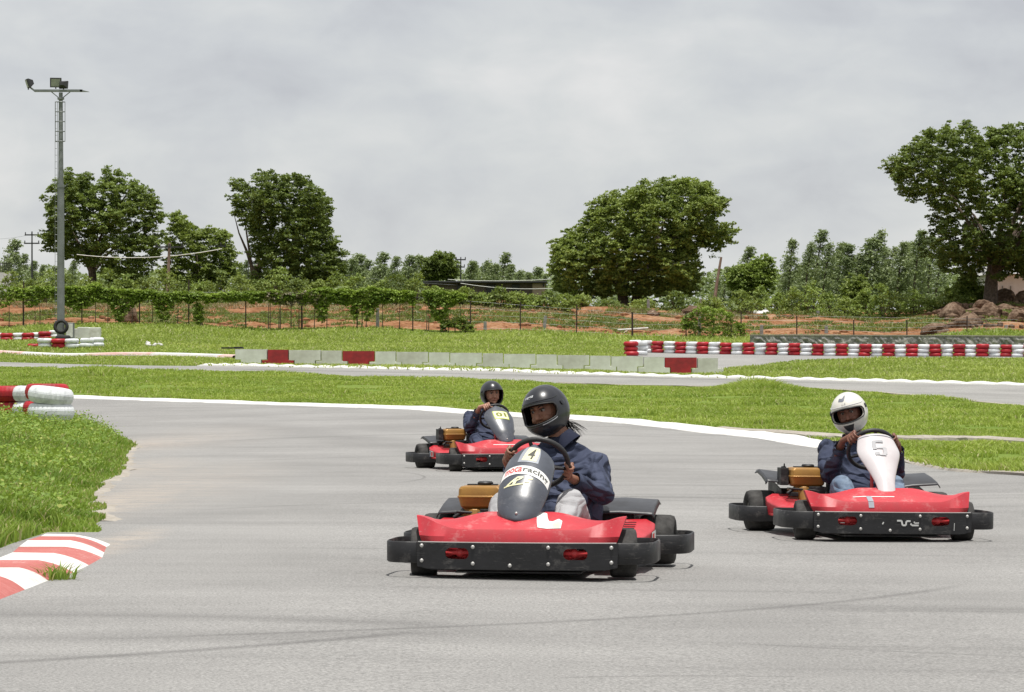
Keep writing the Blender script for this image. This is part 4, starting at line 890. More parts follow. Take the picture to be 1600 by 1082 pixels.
def stack(px, d, red, n, label, group, me=None, h=.19, sc=1.0):
    x = (px - 800) / F * d; root = empty('tyre_stack', (x, d, tz(x, d) - .02), random.uniform(0, 6), label, 'tyre stack', group); me = me or (tmr if red else tmw)
    for k in range(n):
        o = bpy.data.objects.new('tyre', me); COL.objects.link(o); o.parent = root; o.location = (random.uniform(-.025, .025), random.uniform(-.025, .025), k * h * sc); o.scale = (sc * random.uniform(.97, 1.04),) * 2 + (sc,)
        o.rotation_euler = (R(random.uniform(-1.5, 1.5)), R(random.uniform(-1.5, 1.5)), random.uniform(0, 6))
    return root
GT = 'tyre stacks of the long wall on the right'
stack(986, 122, True, 3, 'red stack at the near left end of the long tyre wall', GT, sc=1.1)
stack(1001, 123.5, False, 3, 'white stack just right of the nearest red stack of the long tyre wall', GT, sc=1.1)
stack(993, 130, False, 3, 'white stack at the back left corner of the long tyre wall', GT)
nr = nw = 0; px = 1010.0; i = 0
while px < 1640:
    d = np.interp(px, [1005, 1280, 1600], [130, 126.5, 124.7]); red = i % 2 == 1
    if red: lab = f'red tyre stack, {ORD[nr]} red one from the left along the pit road'; nr += 1
    else: lab = f'white tyre stack, {ORD[nw]} white one from the left along the pit road'; nw += 1
    stack(px, d + random.uniform(-.05, .05), red, 3, lab, GT, sc=random.uniform(.94, 1.0)); px += .51 * F / d * random.uniform(.97, 1.03); i += 1
GL2 = 'tyre stacks in the back row at the left'
for i, (px, red) in enumerate([(-22, False), (-4, False), (11, True), (30, False), (44, True), (56, False), (70, True), (86, False)]):
    if i in (0,): lab = 'white stack cut by the left edge in the back row of tyres'
    else: lab = ('red' if red else 'white') + ' painted tyre stack, ' + ORD[i - 1] + ' from the left edge in the back row by the mast'
    stack(px, 129 + .25 * (i % 2), red, 2, lab, GL2, sc=1.0)
GL3 = 'tyre stacks in the front row at the left'
for (px, red, n, lab) in [(53, True, 1, 'single red tyre at the left end of the front row below the mast'), (70, False, 2, 'white stack, leftmost white one of the front row below the mast'), (91, True, 2, 'red stack between two white ones in the front row below the mast'), (113, False, 2, 'white stack right of the red one in the front row below the mast'), (136, False, 2, 'taller white stack second from the right in the front row below the mast'), (151, False, 2, 'white stack at the right end of the front row below the mast')]:
    stack(px, 123 + .2 * (px == 151), red, n, lab, GL3, sc=1.12 if px != 53 else 1.0)
tb = tyre_mesh(.33, .2, .19); tb.materials.append(m_tyreb)
o = bpy.data.objects.new('loose_tyre', tb); COL.objects.link(o); x = (96 - 800) / F * 125.2; o.location = (x, 125.2, tz(x, 125.2) + .62); o.rotation_euler = (R(82), 0, 0); meta(o, 'black tyre standing upright at the foot of the floodlight mast', 'tyre')
o = bpy.data.objects.new('loose_tyre', tb); COL.objects.link(o); x = (101 - 800) / F * 125.0; o.location = (x, 124.6, tz(x, 125) + .0); meta(o, 'black tyre lying flat under the upright one at the mast foot', 'tyre'); o.scale = (1, 1, 1.4)
# near left stacks, large
tw2, tr2 = tyre_mesh(.33, .24, .2, 84, True), tyre_mesh(.33, .24, .2, 84, True); tw2.materials.append(m_tyrew); tr2.materials.append(m_tyrer)
for (px, d, red, lab) in [(79, 41.6, False, 'large white double stack nearest the camera at the left edge, weeds at its foot'), (72, 42.5, True, 'red stack directly behind the large white stack'), (57, 43.3, False, 'white stack second behind the large white stack'), (22, 43.6, True, 'red stack left of the hidden white one, cut by the left edge'), (-48, 43.8, False, 'white stack just outside the left edge')]:
    x = (px - 800) / F * d; zz = P(px, 656.5, 41.6)[2]
    r_ = stack(px, d, red, 2, lab, 'large tyre stacks on the near infield', tr2 if red else tw2, .245); r_.location.z = zz; r_.rotation_euler.z = 0
    if px == 79:
        r_.children[-1].rotation_euler = (R(7), R(1.5), 1.1); r_.children[-1].location.z -= .012; r_.children[0].rotation_euler = (R(2), R(2), .4)
    elif px == 72: r_.location.z += .035
# barrier blocks
BD = 101.0; BW = 41.9 / F * BD; BH = .585
def block(i, inv, mt, label):
    px = 393.0 + (i) * 41.9; x = (px - 800) / F * BD; z = P(px, np.interp(px, [373, 760, 1120], [571.5, 578, 586]), BD)[2]
    root = empty('barrier_block', (x, BD, z - .03), 0, label, 'barrier block', 'interlocking barrier blocks')
    a, b = (BW * .595, BW * .385) if inv else (BW * .385, BW * .595); st = .24; e = .006; g = G()
    o_ = [(-a + e, -.05), (a - e, -.05), (a - e, st), (b - e, st + .004), (b - e, BH), (-b + e, BH), (-b + e, st + .004), (-a + e, st)]
    g.grid([[(p[0], y, p[1]) for p in o_] for y in (-.2, .2)], True, True); g.build('body', mt, root, bevel=.012)
    g = G(); g.box((0, 0, BH + .012), (2 * b - .012, .4, .022)); g.build('top_slab', m_blockred if mt is m_blockred else m_concw, root)  # thin slab on top: red on red blocks, white on the others
    return root
m_conc2 = M('block_grey_paint_stained', (.70, .70, .65), .75, col2=(.50, .49, .44), scale=1.6, bump=.2)
for i in range(0, 18):
    red = i in (1, 4, 16); inv = i % 2 == 1 if i < 2 else (i % 2 == 1)
    # the pattern alternates upright and inverted tees
    mt = m_blockred if red else ([m_conc, m_conc2, m_concw][(i * 5) % 3] if i in (0, 2, 15, 17) else (m_conc if i % 3 else m_conc2))
    if red: lab = {1: 'red block, first from the left in the interlocking barrier', 4: 'red T-shaped block, second red one from the left in the barrier', 16: 'red T-shaped block near the right end of the barrier'}[i]
    elif i == 0: lab = 'stained pale block at the left end of the interlocking barrier'
    elif i == 17: lab = 'white block at the right end of the interlocking barrier'
    else: lab = f'grey interlocking barrier block, {ORD[i]} from the left end of the barrier'
    block(i, inv, mt, lab)
g = G(); g.box((0, 0, 0), (.75, .5, .05)); g.box((.2, .1, .03), (.3, .2, .03)); o = g.build('black_mat', m_tyreb); x, y, z = P(371, 542.5, 103); o.location = (x, 101.2, P(0, 544, 101)[2] + .0); meta(o, 'small black slab lying on the left end of the barrier', 'slab')
# white blocks at the left beside the mast
for k, (px, lab, wd_, hh_) in enumerate([(115, 'white block right of the grey control box, left end of three', .42, .5), (131, 'pale grey block in the middle behind the left front tyres', .5, .6), (148, 'tall white block at the right end behind the left front tyres', .52, .62)]):
    x = (px - 800) / F * 126.5; root = empty('barrier_block', (x, 126.5, tz(x, 126.5) - .05), 0, lab, 'barrier block', 'pale blocks by the mast')
    g = G(); g.box((0, 0, hh_ / 2), (wd_, .4, hh_)); g.build('body', m_concw if k != 1 else m_conc, root, bevel=.02)
# ================================================================== karts
k_red = M('kart_red_plastic', (.52, .008, .022), .45, col2=(.42, .006, .016), scale=6, spec=.95, bump=.05, bscale=30, wear=((.60, .32, .30), .8))
k_blk = M('bumper_black_plastic', (.020, .020, .022), .5, col2=(.014, .014, .015), scale=9, bump=.12, bscale=40, spec=.4, wear=((.17, .16, .15), 1.0))
k_tyre = M('kart_tyre_rubber', (.030, .029, .028), .8, col2=(.016, .016, .016), scale=30, bump=.2, bscale=90, spec=.3)
k_tyreg = M('kart_tyre_dusty', (.070, .068, .065), .88, col2=(.032, .031, .030), scale=14, bump=.25, bscale=90, spec=.2)
k_rim = M('kart_rim', (.32, .31, .28), .4, metal=.6)
k_gold = M('engine_gold_paint', (.36, .19, .042), .42, col2=(.26, .13, .03), scale=8, metal=.25)
k_steel = M('kart_steel', (.42, .42, .42), .35, metal=.8)
k_bolt = M('bolt_head', (.50, .49, .47), .45, metal=.4)
k_seat = M('seat_fibreglass', (.52, .52, .51), .45, col2=(.40, .40, .39), scale=5)
k_frame = M('frame_red_paint', (.60, .04, .045), .4, col2=(.45, .03, .03), scale=12)
k_smoke = M('fairing_smoke_grey', (.070, .078, .098), .34, col2=(.048, .053, .066), scale=9, spec=.7, bump=.12, bscale=14, wear=((.22, .22, .24), .6))
k_whitef = M('fairing_white', (.60, .575, .58), .3, col2=(.52, .475, .48), scale=4, spec=.5, coat=.2)
k_cover = M('rear_cover_black', (.035, .037, .043), .4, col2=(.022, .022, .025), scale=5, spec=.5, bump=.08, bscale=25)
k_wheel = M('steering_rim_black', (.02, .02, .021), .55, bump=.1)
k_yel = M('sticker_yellow', (.80, .78, .50), .5, col2=(.66, .63, .38), scale=20)
k_stw = M('sticker_white', (.80, .80, .78), .5, col2=(.66, .66, .64), scale=25)
k_ink = M('ink_dark', (.06, .06, .05), .6); k_ink_r = M('ink_red', (.62, .08, .07), .6); k_ink_g = M('ink_olive', (.20, .22, .03), .6)
k_tape = M('duct_tape', (.34, .36, .40), .4, metal=.3); k_blue = M('sticker_blue', (.14, .19, .34), .5)
k_wsil = M('worn_silver_print', (.6, .6, .58), .5)

def text_mesh(txt, size_x=1.0, size_y=1.0, shear=0.0, offset=0.0):
    cu = bpy.data.curves.new('t', 'FONT'); cu.body = txt; cu.resolution_u = 3; cu.offset = offset; cu.shear = shear
    o = bpy.data.objects.new('t', cu); COL.objects.link(o); bpy.context.view_layer.update()
    me = bpy.data.meshes.new_from_object(o.evaluated_get(bpy.context.evaluated_depsgraph_get()))
    bpy.data.objects.remove(o); bpy.data.curves.remove(cu)
    bm = bmesh.new(); bm.from_mesh(me); bmesh.ops.triangulate(bm, faces=bm.faces)
    for _ in range(2): bmesh.ops.subdivide_edges(bm, edges=[e for e in bm.edges if e.calc_length() > .12], cuts=1)
    bmesh.ops.triangulate(bm, faces=bm.faces); bm.to_mesh(me); bm.free()
    V = np.array([v.co[:] for v in me.vertices]); Fc = [tuple(p.vertices) for p in me.polygons]
    lo, hi = V.min(0), V.max(0); V = (V - lo) / np.maximum(hi - lo, 1e-6); bpy.data.meshes.remove(me)
    return V[:, :2], Fc
def decal_text(name, txt, fn, u0, u1, v0, v1, mt, parent, **k):
    V, Fc = text_mesh(txt, **k); g = G(); g.add([fn(u0 + (u1 - u0) * a, v0 + (v1 - v0) * b) for a, b in V], Fc)
    me = bpy.data.meshes.new(name); me.from_pydata(g.v, [], g.f); return link(name, me, mt, parent)
def decal_patch(name, fn, u0, u1, v0, v1, mt, parent, n=14, m=6, warp=None):
    g = G(); rows = []
    for i in range(m + 1):
        rows.append([fn(*( (lambda a, b: warp(a, b) if warp else (a, b))(u0 + (u1 - u0) * j / n, v0 + (v1 - v0) * i / m))) for j in range(n + 1)])
    g.grid(rows); me = bpy.data.meshes.new(name); me.from_pydata(g.v, [], g.f); me.shade_smooth(); return link(name, me, mt, parent)

def wheel(x, y, r, wd, parent, side, steer=0.0, mt=None):
    t = G(); h = wd / 2
    prof = [(r * .45, -h * .82), (r * .55, -h * .95), (r * .82, -h), (r * .94, -h * .93), (r * .99, -h * .72), (r, -h * .3), (r, h * .3), (r * .99, h * .72), (r * .94, h * .93), (r * .82, h), (r * .55, h * .95), (r * .45, h * .82), (r * .40, 0)]
    t.lathe(prof, axis='X', n=36, close=True); o = t.build('wheel', mt or k_tyreg, parent, smooth=True, angle=60); o.location = (x, y, r); o.rotation_euler = (0, 0, steer)
    q = G(); q.lathe([(r * .46, -h * .8), (r * .42, -h * .55), (r * .30, -h * .5), (r * .30, h * .5), (r * .42, h * .55), (r * .46, h * .8), (r * .40, h * .7), (r * .2, h * .45), (r * .15, h * .8), (.001, h * .82), (.001, -h * .82), (r * .15, -h * .8), (r * .2, -h * .45), (r * .40, -h * .7)], axis='X', n=24, close=True)
    q.build('rim', k_rim, o, smooth=True); return o

def plate(name, outline, holes, thick, fn, mt, parent, step=.03):
    """plate with real holes, outline in (s, t); fn maps (s, t, depth) to 3-D"""
    pts_, ed = [], []
    def ring(p):
        pl = resample(p, step); b = len(pts_); pts_.extend(pl); ed.extend((b + i, b + (i + 1) % len(pl)) for i in range(len(pl))); return b, len(pl)
    rs = [ring(outline)] + [ring(h_) for h_ in holes]
    lo = np.min(outline, 0); hi = np.max(outline, 0)
    for a in np.arange(lo[0] + step, hi[0], step):
        for b in np.arange(lo[1] + step, hi[1], step): 
            if inpoly(np.array([a]), np.array([b]), outline)[0]: pts_.append((a, b))
    r_ = delaunay_2d_cdt([Vector(p) for p in pts_], ed, [], 0, 1e-6); V = [(v.x, v.y) for v in r_[0]]
    fs = []
    for f in r_[2]:
        c = np.mean([V[i] for i in f], 0); X_, Y_ = np.array([c[0]]), np.array([c[1]])
        if inpoly(X_, Y_, outline)[0] and not any(inpoly(X_, Y_, h_)[0] for h_ in holes): fs.append(tuple(f))
    n = len(V); VV = [fn(a, b, 0) for a, b in V] + [fn(a, b, thick) for a, b in V]; FF = fs + [tuple(i + n for i in f[::-1]) for f in fs]
    from collections import Counter
    cn = Counter(); dr = {}
    for f in fs:
        for i in range(3): e = (f[i], f[(i + 1) % 3]); k_ = tuple(sorted(e)); cn[k_] += 1; dr[k_] = e
    for k_, c in cn.items():
        if c == 1: a, b = dr[k_]; FF.append((b, a, a + n, b + n))
    g = G(); g.add(VV, FF); return g.build(name, mt, parent, smooth=True, angle=35)
def rrect(cx, cy, w_, h_, r, n=5, sq=1):
    o = []
    for (sx, sy, a0) in ((1, 1, 0), (-1, 1, 90), (-1, -1, 180), (1, -1, 270)):
        for i in range(n + 1): a = R(a0 + 90 * i / n); o.append((cx + sx * (w_ / 2 - r) + r * math.cos(a), cy + sy * (h_ / 2 - r) + r * math.sin(a)))
    return o
def band(name, path, z0, z1, th, parent, mt=None):
    """bumper strip: closed or open plan path, vertical plastic band with rounded lips"""
    pl = [np.array(p) for p in path]; rows = []
    for i, p in enumerate(pl):
        a = pl[max(i - 1, 0)]; b = pl[min(i + 1, len(pl) - 1)]; t = (b - a) / (np.hypot(*(b - a)) + 1e-9); n = np.array([t[1], -t[0]])
        q = lambda o, z: (p[0] + n[0] * o, p[1] + n[1] * o, z)
        e = .006
        rows.append([q(0, z0 + e), q(0, z1 - e), q(-e, z1), q(-th + e * .5, z1), q(-th, z1 - e), q(-th, z0 + e), q(-th + e * .5, z0), q(-e, z0)])
    g = G(); g.grid(rows, True, True); return g.build(name, mt or k_blk, parent, smooth=True, angle=50)
def sm2(l, n=6): return smoothline(l, n)

def nose_profile(u):
    """u in -1..1 across the nose. returns section points (y, z): bottom front, break, mid slope, back top, back bottom"""
    a = abs(u); s = lambda e0, e1: (lambda t: t * t * (3 - 2 * t))(min(1, max(0, (a - e0) / (e1 - e0))))
    yf = .815 - .05 * a ** 3 - .05 * s(.8, 1)
    tip = s(.50, 1.0)
    zb = .262 + .062 * tip ** 1.3
    yb = yf - .022 - .06 * s(.55, 1)
    hump = 1 - s(.28, .74)
    zt = .305 + .042 * hump + .024 * s(.82, 1)
    yt = .56 + .03 * (1 - hump) + (0 if a < .9 else .0)
    zt = max(zt, zb + .004)
    return [(yf, .191), (yf - .004, .225), (yb, zb), ((yb * .72 + yt * .28), zb + (zt - zb) * .36), ((yb + yt) / 2, zb + (zt - zb) * .66), (yt + .015, zt - .002), (yt - .01, zt - .008), (yt - .012, .24)]
NW = .555
def nose_fn(off=.0016):
    def f(u, v):                               # v 0 at the break line, 1 at the top rear edge;  viewer's right is -x
        pr = nose_profile(u); ks = [2, 3, 4, 5]; t = max(0, min(.999, v)) * 3; i = int(t); t -= i
        a, b = pr[ks[i]], pr[ks[i + 1]]; return (-u * NW, a[0] + (b[0] - a[0]) * t, a[1] + (b[1] - a[1]) * t + off)
    return f
def nose_front(u, v, off=.002):
    pr = nose_profile(u); a, b = pr[1], pr[2]; return (-u * NW, a[0] + (b[0] - a[0]) * v + off, a[1] + (b[1] - a[1]) * v)

def fairing_fn(T, B, wid, bul, bend=.0, off=0.0, roll=0.0, pinch=.6):
    """shield surface; u -1..1 (viewer's left to right), v 0 bottom .. 1 top"""
    T = Vector(T); B = Vector(B); ax = (T - B); Ln = ax.length; ax.normalize(); nr_ = Vector((0, ax.z, -ax.y)); nr_.normalize()
    vs = [q[0] for q in wid]; ws = [q[1] for q in wid]; ls = smoothline(wid, 8); vs = [q[0] for q in ls]; ws = [q[1] for q in ls]
    def f(u, v, o=off):
        w_ = float(np.interp(v, vs, ws)); th = u * R(74)
        dep = float(np.interp(v, [0, .25, .6, 1], [.03, .07, .085, .075])) * bul
        p = B + ax * (v * Ln) + Vector((-1, 0, 0)) * (w_ * math.sin(th) / math.sin(R(74))) + nr_ * (dep * (math.cos(th) - .3) + bend * math.sin(math.pi * v) + o)
        return tuple(p)
    return f

def make_kart(label, spec):
    k = empty('go_kart', spec['loc'], spec['rz'], label, 'go-kart', 'rental karts on the track'); k.rotation_mode = 'XYZ'
    k.rotation_euler = spec.get('rot', (0, 0, spec['rz'])) if 'rot' in spec else (0, spec.get('roll', 0), spec['rz'])
    FA, RA = .54, -.54
    st = spec.get('steer', 0)
    for s in (-1, 1):
        wheel(s * .53, FA, .130, .140, k, s, st); wheel(s * .615, RA, .140, .20, k, s)
    # front plate, gently bowed, with two oval slots
    yf = lambda x: .838 - .045 * (abs(x) / .53) ** 2.4
    fn = lambda s, t, d: (s, yf(s) - d, t)
    ol = [(-.525, .068), (-.47, .056), (.47, .056), (.525, .068), (.53, .193), (-.53, .193)]
    slots = [rrect(s * .31, .137, .125, .058, .027) for s in (-1, 1)]
    fp = plate('front_bumper', ol, slots, .012, fn, k_blk, k)
    b = G()
    for (x, z) in [(.50, .176), (.50, .098), (.225, .172), (.225, .086), (.03, .078), (-.17, .172), (-.17, .086), (-.495, .095), (-.495, .172), (.60, .150)]:
        if abs(x) > .55: continue
        b.ball((x, yf(x) + .002, z), (.0105, .007, .0105), 5)
    b.build('bolt', k_bolt, fp, smooth=True)
    if spec.get('lip', True):
        g = G(); g.tube([(x, yf(x) - .006, .1945) for x in np.linspace(-.52, .52, 24)], .0035, 5); g.build('bumper_edge', k_bolt, fp)
    for s in (-1, 1):
        fl_ = sm2([(s * .525, .785), (s * .60, .782), (s * .672, .745), (s * .71, .66), (s * .714, .50), (s * .71, .37), (s * .675, .29), (s * .60, .262), (s * .50, .262)])
        if s > 0: fl_ = fl_[::-1]
        if s < 0: pass
        band('side_bumper', [(x, y) for x, y in fl_], .084, .196, .012, k)
        rl = sm2([(s * .44, -.06), (s * .52, -.20), (s * .60, -.262), (s * .70, -.285), (s * .775, -.315), (s * .81, -.40), (s * .815, -.54), (s * .81, -.68), (s * .775, -.765), (s * .70, -.80), (s * .55, -.81), (s * .3, -.82), (0, -.825)])
        if s > 0: rl = rl[::-1]
        band('rear_bumper', rl, .074, .180, .012, k)
    # chassis: floor pan, frame tubes, axle, steering links
    g = G(); g.box((0, .12, .036), (.66, 1.26, .008)); g.box((0, .64, .05), (.92, .24, .006)); g.build('floor_pan', k_blk, k)  # pan enlarged, with a wide front piece, to deepen the shade under the kart
    fr_ = G()
    for s in (-1, 1):
        fr_.tube(sm2([(s * .30, -.78, .09), (s * .30, -.3, .07), (s * .33, .2, .07), (s * .25, .62, .07), (s * .28, .775, .13)], 4), .015, 8)
        fr_.tube([(s * .34, .15, .07), (s * .60, .1, .13), (s * .61, -.2, .13), (s * .34, -.25, .07)], .011, 6)
        fr_.tube([(s * .25, .60, .08), (s * .45, .55, .12)], .016, 8)
        fr_.tube([(s * .22, .76, .115), (s * .40, .76, .155)], .013, 8); fr_.tube([(s * .24, .765, .165), (s * .40, .77, .12)], .013, 8); fr_.ball((s * .30, .775, .14), .026, 5)
    fr_.tube([(-.34, .62, .07), (.34, .62, .07)], .015, 8); fr_.tube([(-.45, .785, .14), (.45, .785, .14)], .012, 8); fr_.tube([(-.34, .05, .07), (.34, .05, .07)], .015, 8)
    fr_.build('frame', k_frame, k, smooth=True)
    g = G(); g.tube([(-.60, RA, .14), (.60, RA, .14)], .02, 10); g.tube([(-.45, FA + .04, .12), (.45, FA + .04, .12)], .007, 6); g.tube([(-.17, .5, .09), (-.17, .60, .22)], .008, 6); g.tube([(.17, .5, .09), (.17, .60, .22)], .008, 6); g.lathe([(.10, -.012), (.10, .012)], (-.13, RA, .14), 'X', 20); g.build('axle', k_steel, k, smooth=True)
    # side pods: wedge between the wheels with a raised sharp rear corner
    for s in (-1, 1):
        sec = []
        for (y, xi, xo, zt, zo) in [(.34, .36, .52, .185, .175), (.22, .35, .57, .20, .185), (.05, .345, .60, .208, .190), (-.12, .345, .615, .22, .2), (-.26, .35, .625, .24, .215), (-.345, .355, .62, .262, .24)]:
            sec.append([(s * xi, y, .09), (s * (xi), y, zt - .03), (s * (xi + .04), y, zt), (s * (xo - .05), y, zt + .004), (s * xo, y, zo), (s * (xo - .012), y, .12)])
        g = G(); g.grid(sec, True, True); o = g.build('side_pod', k_red, k, smooth=True, bevel=.008)
        m_ = spec.get('pod_dark'); 
        g = G()
        for q in range(5): g.box((s * .475, -.05 - q * .045, .217 + q * .0085), (.10, .012, .004))
        g.build('vent_slots', k_blk, o)
        def podf(u, v): y = -.30 + .30 * u; return (s * (np.interp(y, [-.335, -.26, -.12, .05], [.621, .626, .616, .601]) + .003), y, .135 + v * (.085 - .02 * u))
        if spec.get('pod_sticker'):
            decal_patch('race_sticker', podf, .02, .55, 0.1, .9, k_stw, o); decal_patch('race_sticker', podf, .05, .22, .05, .85, k_blue, o) if spec['pod_sticker'] == 2 else None
            decal_patch('race_sticker', lambda u, v: (podf(u, v)[0] + s * .001,) + podf(u, v)[1:], .28, .48, .2, .75, k_ink_r, o)
    # nose
    rows = []
    for i in range(49):
        u = -1 + 2 * i / 48; pr = nose_profile(u); rows.append([(-u * NW * (1 - (.075, .05, .0, .0, 0, 0, 0, .06)[k_] * abs(u) ** 6), y, z) for k_, (y, z) in enumerate(pr)])
    g = G(); g.grid(rows, False, False)
    r0, r1 = rows[0], rows[-1]; g.add(r0, [tuple(range(len(r0)))]); g.add(r1, [tuple(range(len(r1) - 1, -1, -1))])
    nose = g.build('nose_panel', k_red, k, smooth=True, angle=24)
    spec['nose'](nose)
    # steering wheel
    C_ = Vector((spec.get('swx', 0), .17, .590)); n_ = Vector((0, -.82, .57)).normalized(); X_ = Vector((1, 0, 0)); U_ = Vector((0, .57, .82)).normalized()
    g = G(); g.tube([C_ + (X_ * math.cos(a) + U_ * math.sin(a)) * .158 for a in [2 * math.pi * i / 40 for i in range(40)]], .0145, 10, closed=True)
    sw_ = g.build('steering_wheel', k_wheel, k, smooth=True)
    g = G(); t_ = spec.get('turn', 0)
    for a in (R(90) + t_, R(210) + t_, R(330) + t_): e = (X_ * math.cos(a) + U_ * math.sin(a)); g.tube([C_ - n_ * .025 + e * .02, C_ - n_ * .012 + e * .09, C_ + e * .152], [.017, .014, .010], 6)
    g.build('spokes', k_blk, sw_, smooth=True); g = G(); g.lathe([(.04, -.03), (.045, 0), (.035, .012)], n=16); o = g.build('hub', k_frame if spec.get('redhub') else k_blk, sw_); o.location = C_ - n_ * .015; o.rotation_euler = n_.to_track_quat('Z', 'Y').to_euler()
    g = G(); g.tube([C_ - n_ * .03, (0, .52, .13)], .011, 8); g.tube([(-.07, .50, .10), (-.03, .31, .44)], .011, 8); g.tube([(.07, .50, .10), (.03, .31, .44)], .011, 8); g.build('steering_column', k_frame, k, smooth=True)
    # fairing
    fs = spec['fairing']; f0 = fairing_fn(fs['T'], fs['B'], fs['w'], fs['bul'], fs.get('bend', 0))
    rows = [[f0(-1 + 2 * j / 28, i / 34) for j in range(29)] for i in range(35)]
    g = G(); g.grid(rows); fair = g.build('steering_fairing', fs['mat'], k, smooth=True, solid=.005, angle=80)
    if fs.get('rollv'):                                   # fairing mounted a little crooked on its bracket
        c = (Vector(fs['T']) + Vector(fs['B'])) / 2; rm = Matrix.Translation(c) @ Matrix.Rotation(fs['rollv'], 4, Vector((0, .7, .35)).normalized()) @ Matrix.Translation(-c); fair.matrix_local = rm
    fs['decals'](lambda u, v, o=.0042: f0(u, v, o), fair)
    g = G()
    if fs.get('bolt'): p = f0(0, .07, .004); g.ball(p, .008, 5); g.build('bolt', k_bolt, fair, smooth=True)
    # seat
    rows = []
    for (y, z, w_) in [(.06, .085, .17), (-.08, .07, .19), (-.24, .075, .20), (-.36, .12, .205), (-.43, .22, .205), (-.475, .34, .20), (-.51, .45, .175), (-.525, .505, .13)]:
        dx = -z * .0
        rows.append([(w_ * math.sin(a), y + (.11 + .06 * (z > .15)) * (1 - math.cos(a)) * (z > .1) , z + (.10 if z < .15 else .035) * (1 - math.cos(a)) * (1.3 if z < .15 else .6)) for a in [R(-98 + 196 * j / 16) for j in range(17)]])
    g = G(); g.grid(rows); g.build('seat', k_seat, k, smooth=True, solid=.008, subsurf=1, angle=180)
    # engine on the kart's right side (+x)
    ex, ey = .345, -.31
    e = empty('engine', (ex, ey, 0)); e.parent = k; 
    def tank(x0, x1, z0, z1, r):                          # gold tank halves
        g = G(); g.box(((x0 + x1) / 2, .0, (z0 + z1) / 2), (x1 - x0, .21, z1 - z0)); return g
    g = tank(-.125, .125, .385, .448, 0)
    tk = bpy.data.objects.new('engine_tank', None); bpy.data.objects.remove(tk)
    rows = []
    for (z, a, b) in [(.318, .096, .085), (.334, .113, .10), (.380, .124, .108), (.384, .129, .113), (.390, .129, .113), (.394, .124, .108), (.430, .122, .106), (.444, .112, .098), (.449, .09, .08)]:
        rows.append([(p[0], p[1], z) for p in rrect(0, 0, 2 * a, 2 * b, .024, 4)])
    g = G(); g.grid(rows, True, True); g.build('fuel_tank', k_gold, e, smooth=True, angle=30)
    g = G(); g.lathe([(.030, .448), (.042, .450), (.045, .462), (.038, .470), (.01, .472)], (-.015, 0, 0), n=18); g.build('tank_cap', k_blk, e, smooth=True, angle=40)
    g = G(); g.box((-.0, .0, .452), (.17, .05, .008)); g.build('cap_strap', k_blk, e, bevel=.003)
    g = G(); g.box((.155 if not spec.get('nofilter') else .10, -.02 if not spec.get('nofilter') else -.12, .385 if not spec.get('nofilter') else .36), (.055, .13, .12)); (g.tube([(.155, .02, .44), (.155, .02, .475)], .006, 6), g.lathe([(.018, .445), (.02, .452), (.01, .456)], (.155, 0, 0), n=10)) if not spec.get('nofilter') else None; g.build('air_filter', k_blk, e, bevel=.014, seg=3)
    g = G(); g.box((.03, .0, .235), (.17, .17, .13)); g.tube([(.03, .07, .30), (.03, .12, .21)], [.05, .035], 10); g.box((.07, .06, .3), (.05, .04, .08)); g.lathe([(.085, -.09), (.092, -.07), (.092, .01), (.06, .03)], (.02, .06, .21), 'Y', 20); g.build('crankcase', k_gold, e, bevel=.008)
    g = G(); g.box((.10, .09, .265), (.07, .02, .03)); g.box((-.06, .07, .25), (.12, .08, .14)); g.tube([(-.1, .10, .29), (.13, .12, .305)], .009, 6); g.tube([(.09, .08, .31), (.15, .10, .27)], .012, 6); g.build('cylinder_block', k_blk, e, bevel=.006)
    g = G(); g.tube([(-.06, -.12, .25), (.10, -.12, .25)], .055, 14); g.build('muffler', k_steel, e, smooth=True)
    g = G(); g.box((0, 0, .155), (.30, .26, .015)); g.tube([(-.1, 0, .07), (-.1, 0, .15)], .015, 6); g.tube([(.1, 0, .10), (.1, 0, .15)], .015, 6); g.build('engine_mount', k_blk, e)
    # rear covers over the axle
    for s in (-1, 1):
        tilt = spec.get('cover_tilt', (0, 0))[0 if s > 0 else 1]
        rows = []
        for (y, z) in [(-.33, .205), (-.345, .292), (-.365, .306), (-.52, .338), (-.70, .362), (-.78, .355), (-.80, .22)]:
            rows.append([(s * .20, y, z)] + [(s * x, y, z + .004 * math.sin(x * 20)) for x in (.30, .42, .55)] + [(s * .60, y, z - .006), (s * .612, y, z - .03)])
        g = G(); g.grid(rows[1:-1]); o = g.build('rear_cover', k_cover, k, smooth=True, solid=.006, angle=35)
        if tilt: c = Vector((s * .2, -.55, .33)); o.matrix_local = Matrix.Translation(c) @ Matrix.Rotation(tilt, 4, 'Y') @ Matrix.Translation(-c)
        g = G(); g.grid([[(s * .505, y, z) for z in (.09, zt)] for y, zt in ((-.34, .29), (-.52, .322), (-.70, .345), (-.79, .335))]); g.grid([[(s * x, -.43, z) for z in (.09, .30)] for x in (.22, .505)]); g.build('rear_guard', k_blk, k, solid=.006)
        b = G()
        for x in (.30, .42): b.ball((s * x, -.45, .322), (.007, .007, .004), 4)
        b.build('bolt', k_bolt, o)
    spec.get('extra', lambda k: None)(k)
    return k

